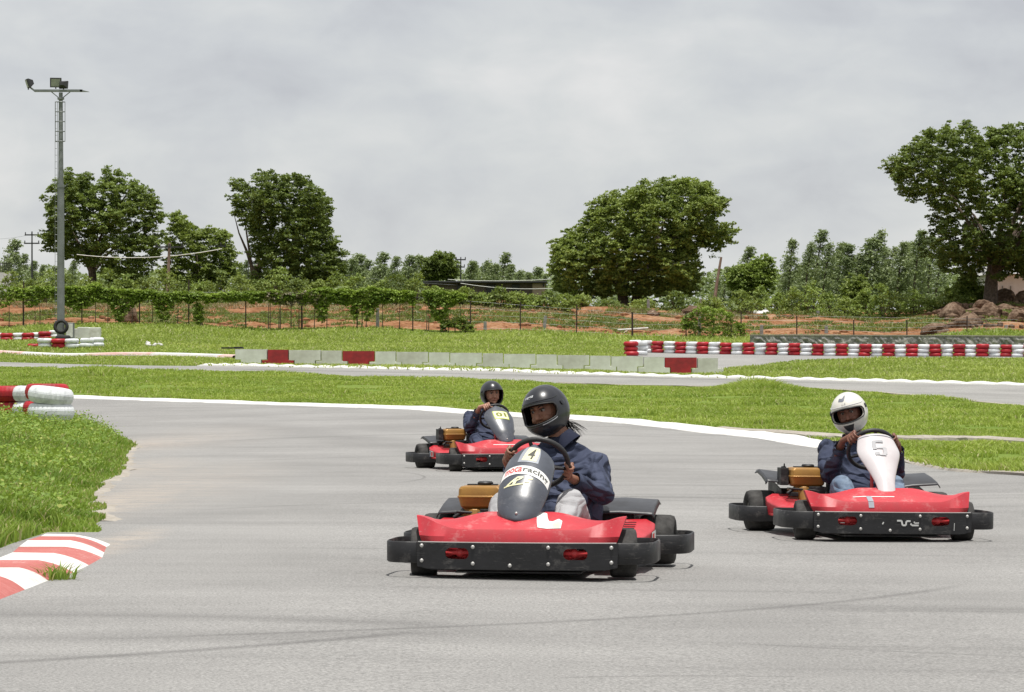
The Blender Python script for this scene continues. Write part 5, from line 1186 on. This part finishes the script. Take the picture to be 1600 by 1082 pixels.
# ---- fairings and decals
W4 = [(0, .014), (.04, .065), (.12, .103), (.28, .124), (.45, .133), (.62, .132), (.78, .127), (.88, .112), (.95, .082), (1, .02)]
W5 = [(0, .050), (.05, .055), (.20, .064), (.35, .083), (.52, .112), (.66, .136), (.76, .143), (.88, .132), (.965, .122), (1, .115)]
W1 = [(0, .03), (.05, .06), (.15, .088), (.32, .118), (.50, .142), (.66, .155), (.80, .152), (.90, .13), (.96, .10), (1, .03)]
def dec4(f, fair):
    def warp(u, v): return (u, v)
    decal_patch('race_number_plate', lambda u, v: f(u + .10 * (v - .8), v), -.36, .30, .70, .945, k_tape, fair)
    decal_patch('race_number_plate', lambda u, v: f(u + .42 * (v - .8), v, .0052), -.22, .24, .725, .935, k_yel, fair)
    decal_text('race_number', '4', lambda u, v: f(u + .42 * (v - .8), v, .0064), -.10, .12, .745, .915, k_ink, fair, offset=.01)
    arc = lambda u, v: f(u, v - .085 * (u * u) - .012 * u, .0052)
    decal_patch('sponsor_band', arc, -.98, .90, .522, .638, k_stw, fair, n=40)
    arc2 = lambda u, v: f(u, v - .085 * (u * u) - .012 * u, .0066)
    decal_text('band_lettering', 'moca', arc2, -.74, -.13, .548, .617, k_ink_r, fair, offset=.02)
    decal_text('band_lettering', 'racing', arc2, -.10, .80, .535, .617, k_ink, fair, offset=.02)
    # angular outlined R mark
    def stroke(pl, w_=.045):
        g = G()
        for (a, b) in zip(pl[:-1], pl[1:]):
            a = np.array(a); b = np.array(b); t = (b - a) / np.hypot(*(b - a)); n = np.array([-t[1] * .35, t[0]]) * .5 * w_ ; n2 = np.array([-t[1], t[0] * .35]) * .5 * w_ * 1.6
            q = [a - n2, a + n2, b + n2, b - n2]; rows = [[f(*(q[0] + (q[3] - q[0]) * i / 5), .0052) for i in range(6)], [f(*(q[1] + (q[2] - q[1]) * i / 5), .0052) for i in range(6)]]; g.grid(rows)
        me = bpy.data.meshes.new('logo_mark'); me.from_pydata(g.v, [], g.f); link('logo_mark', me, k_yel, fair)
    rk = lambda u, v: f(u, v + .05 * (u + .3), .0056)
    decal_text('logo_mark', 'R', rk, -.60, -.02, .375, .480, k_yel, fair, shear=.9, offset=.03); stroke([(-.64, .362), (-.2, .382), (.02, .40)], .03); stroke([(.10, .462), (.26, .480)], .035); stroke([(.04, .425), (.18, .432)], .03)
def dec5(f, fair):
    # embossed numeral: its relief shading is painted on as dark and pale grey strips
    mg = M('relief_shade_grey', (.20, .20, .215), .5, col2=(.33, .33, .34), scale=14); mg2 = M('relief_shade_pale', (.44, .43, .44), .5)
    for (a, b, c, d_, m_) in [(-.26, .16, .825, .865, mg), (-.26, -.12, .70, .825, mg), (-.12, .20, .715, .745, mg2), (.10, .24, .62, .73, mg2), (-.24, -.06, .60, .655, mg), (-.06, .2, .59, .62, mg2)]:
        decal_patch('race_number', lambda u, v: f(u, v, .0085), a, b, c, d_, m_, fair)
    g = G(); g.tube([f(-1 + 2 * j / 24, .965, .004) for j in range(25)], .0035, 5); g.build('fairing_lip', k_tape, fair)
def dec1(f, fair):
    sk = lambda o: (lambda u, v: f(u, v - .05 * u, o))
    decal_patch('race_number_plate', sk(.0050), -.34, .50, .565, .815, M('plate_border_olive', (.42, .50, .06), .5), fair)
    decal_patch('race_number_plate', sk(.0060), -.30, .46, .582, .80, k_yel, fair)
    decal_text('race_number', '01', sk(.0072), -.20, .36, .63, .765, k_ink_g, fair, offset=.045)
def nose4(nose):
    f = nose_fn(.003)
    def blob(u, v): return (u, v)
    g = G(); rows = []
    for j in range(15):
        t = j / 14; u = .155 + .255 * t; top = np.interp(t, [0, .15, .35, .5, .65, .85, 1], [.93, .93, .90, .45, .42, .62, .50]); bot = np.interp(t, [0, .2, .4, 1], [.30, .03, .03, .06])
        if t < .45: bot = np.interp(t, [0, .12, .45], [.75, .1, .04])
        rows.append([f(u, bot + (top - bot) * i / 4) for i in range(5)])
    g.grid(rows); me = bpy.data.meshes.new('torn_sticker'); me.from_pydata(g.v, [], g.f); link('torn_sticker', me, k_stw, nose)
    decal_patch('torn_sticker', lambda u, v: (lambda p: (p[0], p[1], p[2] + .001))(f(u, v)), .33, .40, .08, .45, k_yel, nose)
def nose5(nose):
    decal_patch('tape_strip', nose_front, -.30, -.235, -.02, 1.0, k_tape, nose); f = nose_fn(.0025)
    decal_patch('tape_strip', f, -.30, -.235, 0, .35, k_tape, nose)
    decal_patch('tape_edge', f, -.46, .04, .30, .345, k_stw, nose)
def nose1(nose):
    f = nose_fn(.0025); decal_patch('tape_edge', f, -.28, .25, .30, .36, k_stw, nose); decal_patch('tape_edge', nose_front, .02, .24, .55, .60, k_ink_r, nose)
def extra5(k):
    yf = lambda x: .838 - .045 * (abs(x) / .53) ** 2.4
    fp = [c for c in k.children if c.name.startswith('front_bumper')][0]
    def bf(u, v): return (-u, yf(u) + .0025, v)
    def seg(l, w_=.011):
        g = G()
        for a, b in zip(l[:-1], l[1:]):
            a = np.array(a); b = np.array(b); t = (b - a) / np.hypot(*(b - a)); n = np.array([-t[1], t[0]]) * w_ / 2; g.grid([[bf(*(a - n)), bf(*(b - n))], [bf(*(a + n)), bf(*(b + n))]])
        me = bpy.data.meshes.new('worn_lettering'); me.from_pydata(g.v, [], g.f); link('worn_lettering', me, k_wsil, fp)
    # broken remains of a sprayed marking, as in the photo
    seg([(.015, .142), (.045, .142), (.052, .112), (.074, .112), (.078, .140), (.105, .140)]); seg([(.105, .124), (.115, .112), (.160, .112)]); seg([(.128, .136), (.134, .126), (.162, .128)], .008); seg([(-.082, .118), (-.074, .132)], .008)
    seg([(.405, .128), (.403, .078)], .004)
def extra_side(k):
    def sf(u, v): return (.55 + u * .2, -.2525 - .035 * u + .004, .1 + v * .1)
    for (a, b) in ((.12, .6), (.55, .3)):
        pass
F4 = dict(T=(.0, .285, .648), B=(-.01, .70, .285), w=W4, bul=1.15, bend=.02, mat=k_smoke, decals=dec4, rollv=R(-7), bolt=True)
F5 = dict(T=(0, .27, .665), B=(0, .645, .302), w=W5, bul=.85, bend=.0, mat=k_whitef, decals=dec5)
F1 = dict(T=(.0, .27, .670), B=(0, .66, .300), w=W1, bul=1.05, bend=.02, mat=k_smoke, decals=dec1, rollv=R(5), bolt=True)
def krot(th): return math.pi + th          # local +Y is the nose; pi turns it towards the camera
K4 = dict(swx=-.035, nofilter=True, loc=(.135, 15.75, 0), rz=krot(R(-8)), fairing=F4, nose=nose4, redhub=True, turn=R(-15), steer=R(8), pod_sticker=1)
K5 = dict(loc=(2.40, 19.62, -.030), rz=krot(R(6.5)), fairing=F5, nose=nose5, extra=extra5, turn=R(3), roll=R(-.8), cover_tilt=(R(-9), R(7)), steer=R(-6))
K1 = dict(loc=(-.24, 32.0, .0), rz=krot(R(15)), fairing=F1, nose=nose1, turn=R(20), roll=0, steer=R(-10), pod_sticker=2)
kart4 = make_kart('red and black go-kart number 4 with smoke-grey fairing, nearest the camera', K4)
kart5 = make_kart('red and black go-kart number 5 with white fairing, at the right', K5)
kart1 = make_kart('red and black go-kart number 01 with grey fairing, farthest back on the track', K1)
# ================================================================== drivers
s_skin = M('brown_skin', (.28, .135, .085), .5, col2=(.21, .095, .06), scale=9, spec=.4, bump=.05)
s_skin2 = M('dark_brown_skin', (.20, .085, .055), .5, col2=(.14, .06, .04), scale=9, spec=.4, bump=.05)
s_skin3 = M('light_brown_skin', (.40, .21, .145), .5, col2=(.31, .15, .10), scale=9, spec=.4, bump=.05)
s_navy = M('navy_overall_cloth', (.058, .069, .112), .85, col2=(.038, .046, .078), scale=5, spec=.2, bump=.25, bscale=160, fold=.55)
s_navyd = M('navy_collar_cloth', (.018, .022, .042), .85, spec=.2)
s_grey = M('light_grey_trousers', (.42, .42, .43), .85, col2=(.34, .34, .35), scale=7, spec=.2, bump=.2, bscale=150, fold=.22)
s_denim = M('washed_denim', (.20, .26, .34), .9, col2=(.09, .125, .19), scale=11, spec=.15, bump=.3, bscale=160, fold=.35)
s_hair = M('black_hair', (.012, .010, .009), .5); s_eyew = M('eye_white_shaded', (.26, .22, .20), .4); s_iris = M('iris_dark', (.02, .012, .01), .2)  # eye white darkened: shade of the sockets put into its colour
s_lip = M('lips', (.30, .10, .08), .5); s_shoe = M('dark_shoe', (.03, .03, .03), .6)
h_blk = M('helmet_gunmetal', (.020, .021, .026), .30, col2=(.014, .015, .019), scale=6, coat=.2, spec=.5)
h_wht = M('helmet_pearl_white', (.70, .68, .62), .28, col2=(.62, .60, .54), scale=5, coat=.4, spec=.5)
h_lin = M('helmet_lining', (.012, .012, .013), .95, spec=.1); h_trim = M('helmet_trim_rubber', (.03, .03, .03), .5)
h_sil = M('helmet_silver_print', (.55, .56, .58), .4)

def helmet(parent, loc, yaw, pitch, roll, mt, spec):
    """full-face shell in head space: +Y forward, +Z up; the eye port is a real opening with a lined edge"""
    e = Matrix.Translation(loc) @ Matrix.Rotation(yaw, 4, 'Z') @ Matrix.Rotation(pitch, 4, 'X') @ Matrix.Rotation(roll, 4, 'Y')
    def rad(az, el):                          # shell radius in a direction
        ca = math.cos(az) * math.cos(el); r = .126 + .022 * max(0, ca) ** 2 * 1.0 + .018 * max(0, -ca)
        z = math.sin(el); r *= 1 + .06 * max(0, z) ** 2
        if z < -.12: r *= 1 + .12 * max(0, ca) ** 1.5 * min(1, (-z - .12) / .35) - .10 * max(0, -z - .55) - .06 * max(0, -ca) * (-z)
        return r
    AM = R(62)
    def top(az): return R(spec.get('top', 19)) - R(5) * (az / AM) ** 2
    def bot(az): return R(spec.get('bot', -17)) + R(7) * (az / AM) ** 2
    n = 64; rows = []; el_rows = []
    lo_, mid_, hi_ = 9, 6, 13
    azs = [math.pi * 2 * i / n - math.pi for i in range(n)]
    def els(az):
        a = abs(az); t, b = top(min(a, AM)), bot(min(a, AM)); c = (t + b) / 2 + 0
        if a > AM * .86: k_ = max(0, 1 - (min(a, AM) - AM * .86) / (AM * .14)); k_ = math.sqrt(max(0, 1 - (1 - k_) ** 2)); t, b = c + (t - c) * max(k_, .45), c + (b - c) * max(k_, .45)
        e0 = R(-56) - R(4) * math.cos(az); L_ = [e0 + (b - e0) * i / lo_ for i in range(lo_)] + [b + (t - b) * i / mid_ for i in range(mid_)] + [t + (R(88) - t) * (i / hi_) for i in range(hi_ + 1)]
        return L_
    E = [els(a) for a in azs]; m = len(E[0])
    def pt(az, el, o=0.0): r = rad(az, el) + o; return Vector((r * math.sin(az) * math.cos(el), r * math.cos(az) * math.cos(el), r * math.sin(el) * (1.10 if el > 0 else 1.18)))
    V = []; Fc = []
    for j in range(m):
        for i in range(n): V.append(e @ pt(azs[i], E[i][j]))
    port = []
    for j in range(m - 1):
        for i in range(n):
            k_ = (i + 1) % n; ac = (azs[i] + azs[k_]) / 2 if k_ else math.pi
            if lo_ <= j < lo_ + mid_ and abs(azs[i] + math.pi / n) < AM: continue
            Fc.append((j * n + i, j * n + k_, (j + 1) * n + k_, (j + 1) * n + i))
    Fc.append(tuple((m - 1) * n + i for i in range(n)))
    g = G(); g.add([tuple(v) for v in V], Fc); h = g.build('helmet', mt, parent, smooth=True, angle=80)
    q = h.modifiers.new('s', 'SOLIDIFY'); q.thickness = .012; q.offset = -1
    # rim rubber round the eye port
    ring_b = [i for i in range(n) if abs(azs[i]) <= AM + .02]
    ring = [pt(azs[i], E[i][lo_], .001) for i in ring_b] + [pt(azs[i], E[i][lo_ + mid_], .001) for i in ring_b[::-1]]
    g = G(); g.tube([tuple(e @ p) for p in ring], .0042, 6, closed=True); g.build('port_trim', h_trim, h, smooth=True)
    g = G(); g.tube([tuple(e @ pt(azs[i], E[i][0], -.004)) for i in range(n)], .007, 6, closed=True); g.build('neck_roll', h_trim, h, smooth=True)
    # inner lining so the opening reads deep and dark
    rows = [[tuple(e @ (pt(azs[i], E[i][j], -.020))) for i in range(n)] for j in range(m)]
    g = G(); g.grid(rows, True); g.f = [f for k_, f in enumerate(g.f) if not (lo_ <= k_ // n < lo_ + mid_ and abs(azs[k_ % n] + math.pi / n) < AM)]; g.build('lining', h_lin, h, smooth=True)
    if spec.get('chrome'):                       # thin bright line along the lower port edge, one side
        g = G(); ids = [i for i in range(n) if (spec['chrome'][0] <= azs[i] <= spec['chrome'][1])]; g.tube([tuple(e @ pt(azs[i], E[i][lo_] - .05, .002)) for i in ids], .0028, 5); g.build('trim_line', h_sil, h)
    # chin vent: dark inset wedge
    def surf(az, el, o=.002): return tuple(e @ pt(az, el, o))
    cw = spec.get('vent', .26); ve = spec.get('vent_el', (-.62, -.42))
    g = G(); g.grid([[surf(-cw * k_, ve[1] - .01 * k_), surf(0, ve[1]), surf(cw * k_, ve[1] - .01 * k_)] if False else [surf(az * cw * (1 - .45 * t), ve[1] + (ve[0] - ve[1]) * t) for az in np.linspace(-1, 1, 9)] for t in np.linspace(0, 1, 5) for k_ in (1,)]); g.build('chin_vent', h_trim, h)
    # brow vents and visor pivot
    for s in (-1, 1):
        g = G(); g.lathe([(.001, -.003), (.017, -.003), (.017, .004), (.012, .006), (.001, .006)], n=16); p = pt(s * R(86), R(12), 0); o = g.build('visor_pivot', h_trim if mt is h_wht else mt, h, smooth=True, angle=40); nn_ = (e.to_3x3() @ p).normalized(); o.location = e @ (p * 1.01); o.rotation_euler = nn_.to_track_quat('Z', 'Y').to_euler()
    if spec.get('peak'):                          # raised visor shell edge line above the port
        g = G(); g.tube([surf(a, top(min(abs(a), AM)) + R(6) + R(10) * (abs(a) / R(80)) ** 2, .001) for a in np.linspace(-R(80), R(80), 30)], .0022, 5); g.build('visor_edge', mt if mt is not h_wht else h_sil, h)
    if spec.get('logo'): spec['logo'](h, surf)
    return h, e

def face(e, skin, g, s=1.0):
    """adds head volumes to body g in head space"""
    T = lambda x, y, z: tuple(e @ Vector((x, y, z)))
    g.cap(T(0, -.01, .02), T(0, .01, -.01), .088, .084); g.cap(T(0, .035, -.065), T(0, .05, -.075), .055, .04)
    for q in (-1, 1): g.cap(T(q * .035, .068, -.035), T(q * .045, .05, -.045), .026, .024)          # cheeks
    g.cap(T(-.03, .083, .034), T(.03, .083, .034), .012, .012)                                          # brow
    g.cap(T(0, .088, .015), T(0, .108, -.028), .0085, .0125); g.cap(T(-.011, .096, -.031), T(.011, .096, -.031), .009)   # nose
    g.cap(T(-.018, .088, -.062), T(.018, .088, -.062), .0085); g.cap(T(0, .082, -.095), T(0, .08, -.10), .02)

def driver(kart, label, sp):
    """whole figure built in the kart's space, then kept as a top-level person sitting in it"""
    root = empty('person', kart.location, 0, label, 'person'); root.rotation_euler = kart.rotation_euler
    C_ = Vector((sp.get('swx', 0), .17, .590)); n_ = Vector((0, -.82, .57)).normalized(); X_ = Vector((1, 0, 0)); U_ = Vector((0, .57, .82)).normalized()
    hd = Vector(sp['head']); e = Matrix.Translation(hd) @ Matrix.Rotation(sp['yaw'], 4, 'Z') @ Matrix.Rotation(sp['pitch'], 4, 'X') @ Matrix.Rotation(sp['roll'], 4, 'Y')
    ch, hip, neck = Vector(sp['chest']), Vector(sp['hip']), Vector(sp['neck'])
    g = G(); face(e, None, g); g.cap(e @ Vector((0, -.02, -.06)), neck, .056, .062); g.cap(neck, ch, .055, .08); g.cap(ch, hip, .10, .10)
    j = G(); t_ = G()
    j.cap(ch + Vector((-.075, 0, 0)), ch + Vector((.075, 0, 0)), .125); j.cap(ch, hip + Vector((0, 0, .10)), .145, .15); j.cap(hip + Vector((-.06, 0, .03)), hip + Vector((.06, 0, .03)), .14); j.cap(neck + Vector((0, -.01, -.05)), ch, .085, .13)
    if sp.get('pad'): j.cap(sp['pad'][0], sp['pad'][1], sp['pad'][2])
    arms = []
    for s in (-1, 1):
        ang = sp['hands'][s]; eo = X_ * math.cos(ang) * 1 + U_ * math.sin(ang)
        if s < 0: eo = X_ * -math.cos(ang) + U_ * math.sin(ang)
        p = C_ + eo * .158; tg = (U_ * math.cos(ang) + X_ * (-s) * math.sin(ang)).normalized()   # tangent, upwards
        a = n_; b = eo                                                        # towards the driver, outward
        sh = Vector(sp['sho'][s]); el = Vector(sp['elb'][s])
        palm = p + a * .030 + b * .012 - tg * .012; w0 = p + a * .055 + b * .022 - tg * .070; w0 = w0 + (el - w0).normalized() * .01
        # palm: a fan of metacarpals
        for q in range(4):
            o_ = (q - 1.5) * .0205; base = p + a * .032 + b * .016 + tg * (o_ + .004)
            g.cap(w0.lerp(palm, .35), base, .017, .0125, 8)
            rf = [.0092, .0098, .0096, .0086][q] if True else .009; Rr = .0245; Ls = [.92, 1.04, 1.0, .82][3 - q] if q in (0, 3) else 1.0
            ch_ = []
            for k_, th in enumerate((20, 75, 130, 178, 212)):
                th = R(20 + (th - 20) * Ls + 2 * q); ch_.append(p + tg * (o_ * (1 + .03 * k_) + .004) + (a * math.cos(th) + b * math.sin(th)) * (Rr + .004 * (k_ == 1)))
            for k_ in range(4): g.cap(ch_[k_], ch_[k_ + 1], rf * (1 - .05 * k_), rf * (1 - .05 * (k_ + 1)), 8)
        # thumb leaves the palm's inner side and hooks over the front of the rim
        th0 = palm + tg * .012 - b * .012 - a * .002; th1 = p + tg * .040 + a * .022 - b * .016; th2 = p + tg * .050 - a * .006 - b * .021; th3 = p + tg * .048 - a * .024 - b * .010
        g.cap(w0.lerp(palm, .5), th0, .017, .014, 8); g.cap(th0, th1, .014, .0115, 8); g.cap(th1, th2, .0115, .0105, 8); g.cap(th2, th3, .0105, .009, 8)
        g.cap(w0, palm, .021, .022); fw = w0.lerp(el, .28); g.cap(w0, fw, .022, .029); g.cap(fw, el, .029, .030); g.cap(el, sh, .030, .034); g.cap(sh, neck + Vector((0, 0, -.06)), .034, .04)
        # sleeve with a loose cuff
        cuff = w0.lerp(el, sp['cuff'][s]); j.cap(cuff, el, .040, .062); j.cap(el, sh, .066, .072); j.cap(sh, ch + Vector((s * .06, 0, .03)), .072, .10); j.cap(sh, neck + Vector((s * .03, 0, -.05)), .050, .066)
        dcu = (cuff - el).normalized(); arms.append((cuff + dcu * .03, dcu, el))
        # legs
        kn = Vector(sp['knee'][s]); hp = hip + Vector((s * .10, .02, -.02)); an = Vector((s * .15, .50, .13)); to = Vector((s * .15, .60, .21))
        g.cap(hp, kn, .07, .05); g.cap(kn, an, .048, .035); g.cap(an + Vector((0, -.02, -.03)), to, .035, .028)
        t_.cap(hp, hp.lerp(kn, .6), .092, .082); t_.cap(hp.lerp(kn, .6), kn, .082, sp.get('kr', .070)); t_.cap(kn, kn.lerp(an, .5), sp.get('kr', .070) * .98, .060); t_.cap(kn.lerp(an, .5), an, .060, .052)
        f_ = G(); f_.cap(an + Vector((0, -.03, -.035)), to, .046, .036); f_.build('shoe', s_shoe, root, remesh=.008, sm=2)
    t_.cap(hip + Vector((-.07, 0, 0)), hip + Vector((.07, 0, 0)), .125)
    g.build('body', sp['skin'], root, remesh=.0042, sm=2)
    root.children[-1].modifiers['m'].factor = .35
    jk = j.build('jacket', sp['jacket'], root, remesh=.009, sm=4, disp=[(.15, .038), (-.13, .013), (.035, .005)])
    tr = t_.build('trousers', sp['pants'], root, remesh=.009, sm=4, disp=[(.16, .014), (-.12, .006)])
    for (c, d, el) in arms:                       # open cuffs
        q = d.to_track_quat('Z', 'Y').to_matrix(); k_ = G(); rows = []
        for (z, r) in ((-.045, .046), (-.01, .045), (.006, .0455), (.010, .043), (.004, .037), (-.03, .034)): rows.append([tuple(c + q @ Vector((r * math.cos(a), r * math.sin(a), z + .004 * math.sin(a * 3)))) for a in [2 * math.pi * i / 20 for i in range(20)]])
        k_.grid(rows, True); k_.build('cuff', sp['jacket'], jk, smooth=True, angle=90)
    k_ = G(); nn_ = (e @ Vector((0, -.01, -.10)) - neck).normalized(); q = nn_.to_track_quat('Z', 'Y').to_matrix(); rows = []
    for (z, r) in ((-.05, .096), (-.02, .086), (.005, .080), (.018, .078), (.016, .071), (-.01, .070)): rows.append([tuple(neck + q @ Vector((r * 1.05 * math.cos(a), r * math.sin(a), z - .02 * math.sin(a) * 0))) for a in [2 * math.pi * i / 24 for i in range(24)]])
    k_.grid(rows, True); k_.build('collar', sp.get('collar', s_navyd), jk, smooth=True, angle=90)
    h, e2 = helmet(root, hd, sp['yaw'], sp['pitch'], sp['roll'], sp['hmat'], sp['hspec'])
    T = lambda x, y, z: tuple(e @ Vector((x, y, z)))
    for s in (-1, 1):                              # eyes, lids, brows
        k_ = G(); k_.ball(T(s * .031, .0752, .012), (.0125, .0125, .0095), 8); o = k_.build('eye', s_eyew, root, smooth=True, angle=90)
        k_ = G(); lk = sp.get('look', (0, 0)); k_.ball(T(s * .031 + lk[0], .0838, .0115 + lk[1]), .0066, 6); k_.build('iris', s_iris, o, smooth=True, angle=90)
        k_ = G(); k_.tube([T(s * (.018 + .026 * t), .0885 - .010 * t * t, .018 + .0065 * math.sin(math.pi * t)) for t in np.linspace(0, 1, 6)], .0028, 5); k_.build('eyelid', s_hair, o)
        k_ = G(); k_.tube([T(s * (.012 + .036 * t), .0965 - .012 * t * t, .030 + .007 * math.sin(math.pi * t * .8)) for t in np.linspace(0, 1, 7)], [.002, .0035, .004, .004, .0035, .003, .0015], 5); k_.build('eyebrow', s_hair, root)
    k_ = G(); k_.tube([T(x, .0955 - 6 * x * x, -.062) for x in np.linspace(-.024, .024, 7)], [.002, .004, .0048, .004, .0048, .004, .002], 6); k_.build('lips', s_lip, root, smooth=True)
    if sp.get('hair'):
        k_ = G(); r = random.Random(3)
        for i in range(150):
            a = Vector(T(r.uniform(-.07, .07), -.085 + r.uniform(-.01, .02), -.085)); dr = Vector(sp['hair']) ; l = r.uniform(.05, .15)
            pts_ = [a]; v = dr.normalized() + Vector((r.gauss(0, .25), r.gauss(0, .25), r.gauss(0, .25)))
            for q in range(5): v += Vector((r.gauss(0, .12), r.gauss(0, .12), -.16)); pts_.append(pts_[-1] + v.normalized() * l / 5)
            k_.tube(pts_, [.0022, .002, .0018, .0014, .001, .0005], 4)
        k_.cap(T(-.05, -.085, -.06), T(.05, -.085, -.09), .035, .03)
        k_.build('hair', s_hair, root)
    return root
def mk_text(txt, az0, az1, el0, el1, mt, shear=.3, skew=0.0):
    def f(h, surf): decal_text('helmet_lettering', txt, lambda u, v: surf(-u, v + skew * u, .0015), az0, az1, el0, el1, mt, h, shear=shear, offset=.02)
    return f
def logo5(h, surf):
    # dark winged patch high on the brow and a few small letters under it
    g = G(); sh = [(-.34, .86, .70), (-.24, .90, .68), (-.14, .84, .66), (-.04, .87, .64), (.06, .98, .70), (.14, 1.05, .86), (.20, 1.08, 1.02)]
    rows = [[surf(-a, b + (c - b) * i / 3, .0015) for i in range(4)] for a, b, c in sh]; g.grid(rows); me = bpy.data.meshes.new('helmet_emblem'); me.from_pydata(g.v, [], g.f)
    link('helmet_emblem', me, M('emblem_grey', (.16, .17, .20), .4), h); decal_text('helmet_lettering', 'LS', lambda u, v: surf(-u, v, .0015), -.12, .12, .46, .56, s_hair if False else M('print_grey', (.3, .3, .3), .5), h, shear=.2)
D4 = dict(skin=s_skin, jacket=s_navy, pants=s_grey, hmat=h_blk, head=(.005, -.43, .862), yaw=R(-23), pitch=R(-9), roll=R(13), neck=(-.085, -.44, .70), chest=(-.12, -.42, .52), hip=(-.10, -.31, .20), swx=-.035,
          sho={1: (.07, -.41, .61), -1: (-.285, -.40, .575)}, elb={1: (.07, -.10, .40), -1: (-.335, -.20, .41)}, hands={1: R(16), -1: R(-22)}, cuff={1: .34, -1: .30}, knee={1: (.165, .13, .355), -1: (-.205, .12, .365)}, kr=.084, look=(.003, 0), pad=((-.21, -.33, .22), (-.19, -.38, .50), .125),
          hspec=dict(top=20, bot=-19, vent=.30, chrome=(-1.05, -.25), peak=True, logo=mk_text('vega', -.40, .12, .60, .74, h_sil, .35, .10)), hair=(-.8, -.1, -.2))
D5 = dict(skin=s_skin2, jacket=s_navy, pants=s_denim, hmat=h_wht, head=(.02, -.41, .825), yaw=R(-22), pitch=R(-6), roll=R(15), neck=(-.02, -.43, .66), chest=(-.01, -.42, .49), hip=(0, -.30, .19),
          sho={1: (.165, -.40, .575), -1: (-.165, -.39, .565)}, elb={1: (.205, -.17, .40), -1: (-.25, -.12, .42)}, hands={1: R(32), -1: R(24)}, cuff={1: .26, -1: .30}, knee={1: (.20, .16, .345), -1: (-.165, .17, .345)}, kr=.074, look=(.0, 0),
          hspec=dict(top=17, bot=-17, vent=.27, vent_el=(-.72, -.38), peak=True, logo=logo5))
D1 = dict(skin=s_skin3, jacket=s_navy, pants=s_navy, hmat=h_blk, head=(-.12, -.40, .838), yaw=R(4), pitch=R(-4), roll=R(2), neck=(-.10, -.42, .68), chest=(-.06, -.42, .50), hip=(0, -.30, .19),
          sho={1: (.13, -.40, .59), -1: (-.25, -.40, .59)}, elb={1: (.20, -.14, .45), -1: (-.25, -.12, .42)}, hands={1: R(52), -1: R(-10)}, cuff={1: .30, -1: .30}, knee={1: (.20, .12, .34), -1: (-.18, .14, .34)}, kr=.074,
          hspec=dict(top=22, bot=-40, vent=.2, vent_el=(-.9, -.8), peak=False))
driver(kart4, 'driver in gunmetal helmet, navy overall and grey trousers steering the nearest kart', D4)
driver(kart5, 'driver in pearl white helmet, navy top and jeans steering the right-hand kart', D5)
driver(kart1, 'driver in dark open-front helmet and navy overall steering the farthest kart', D1)
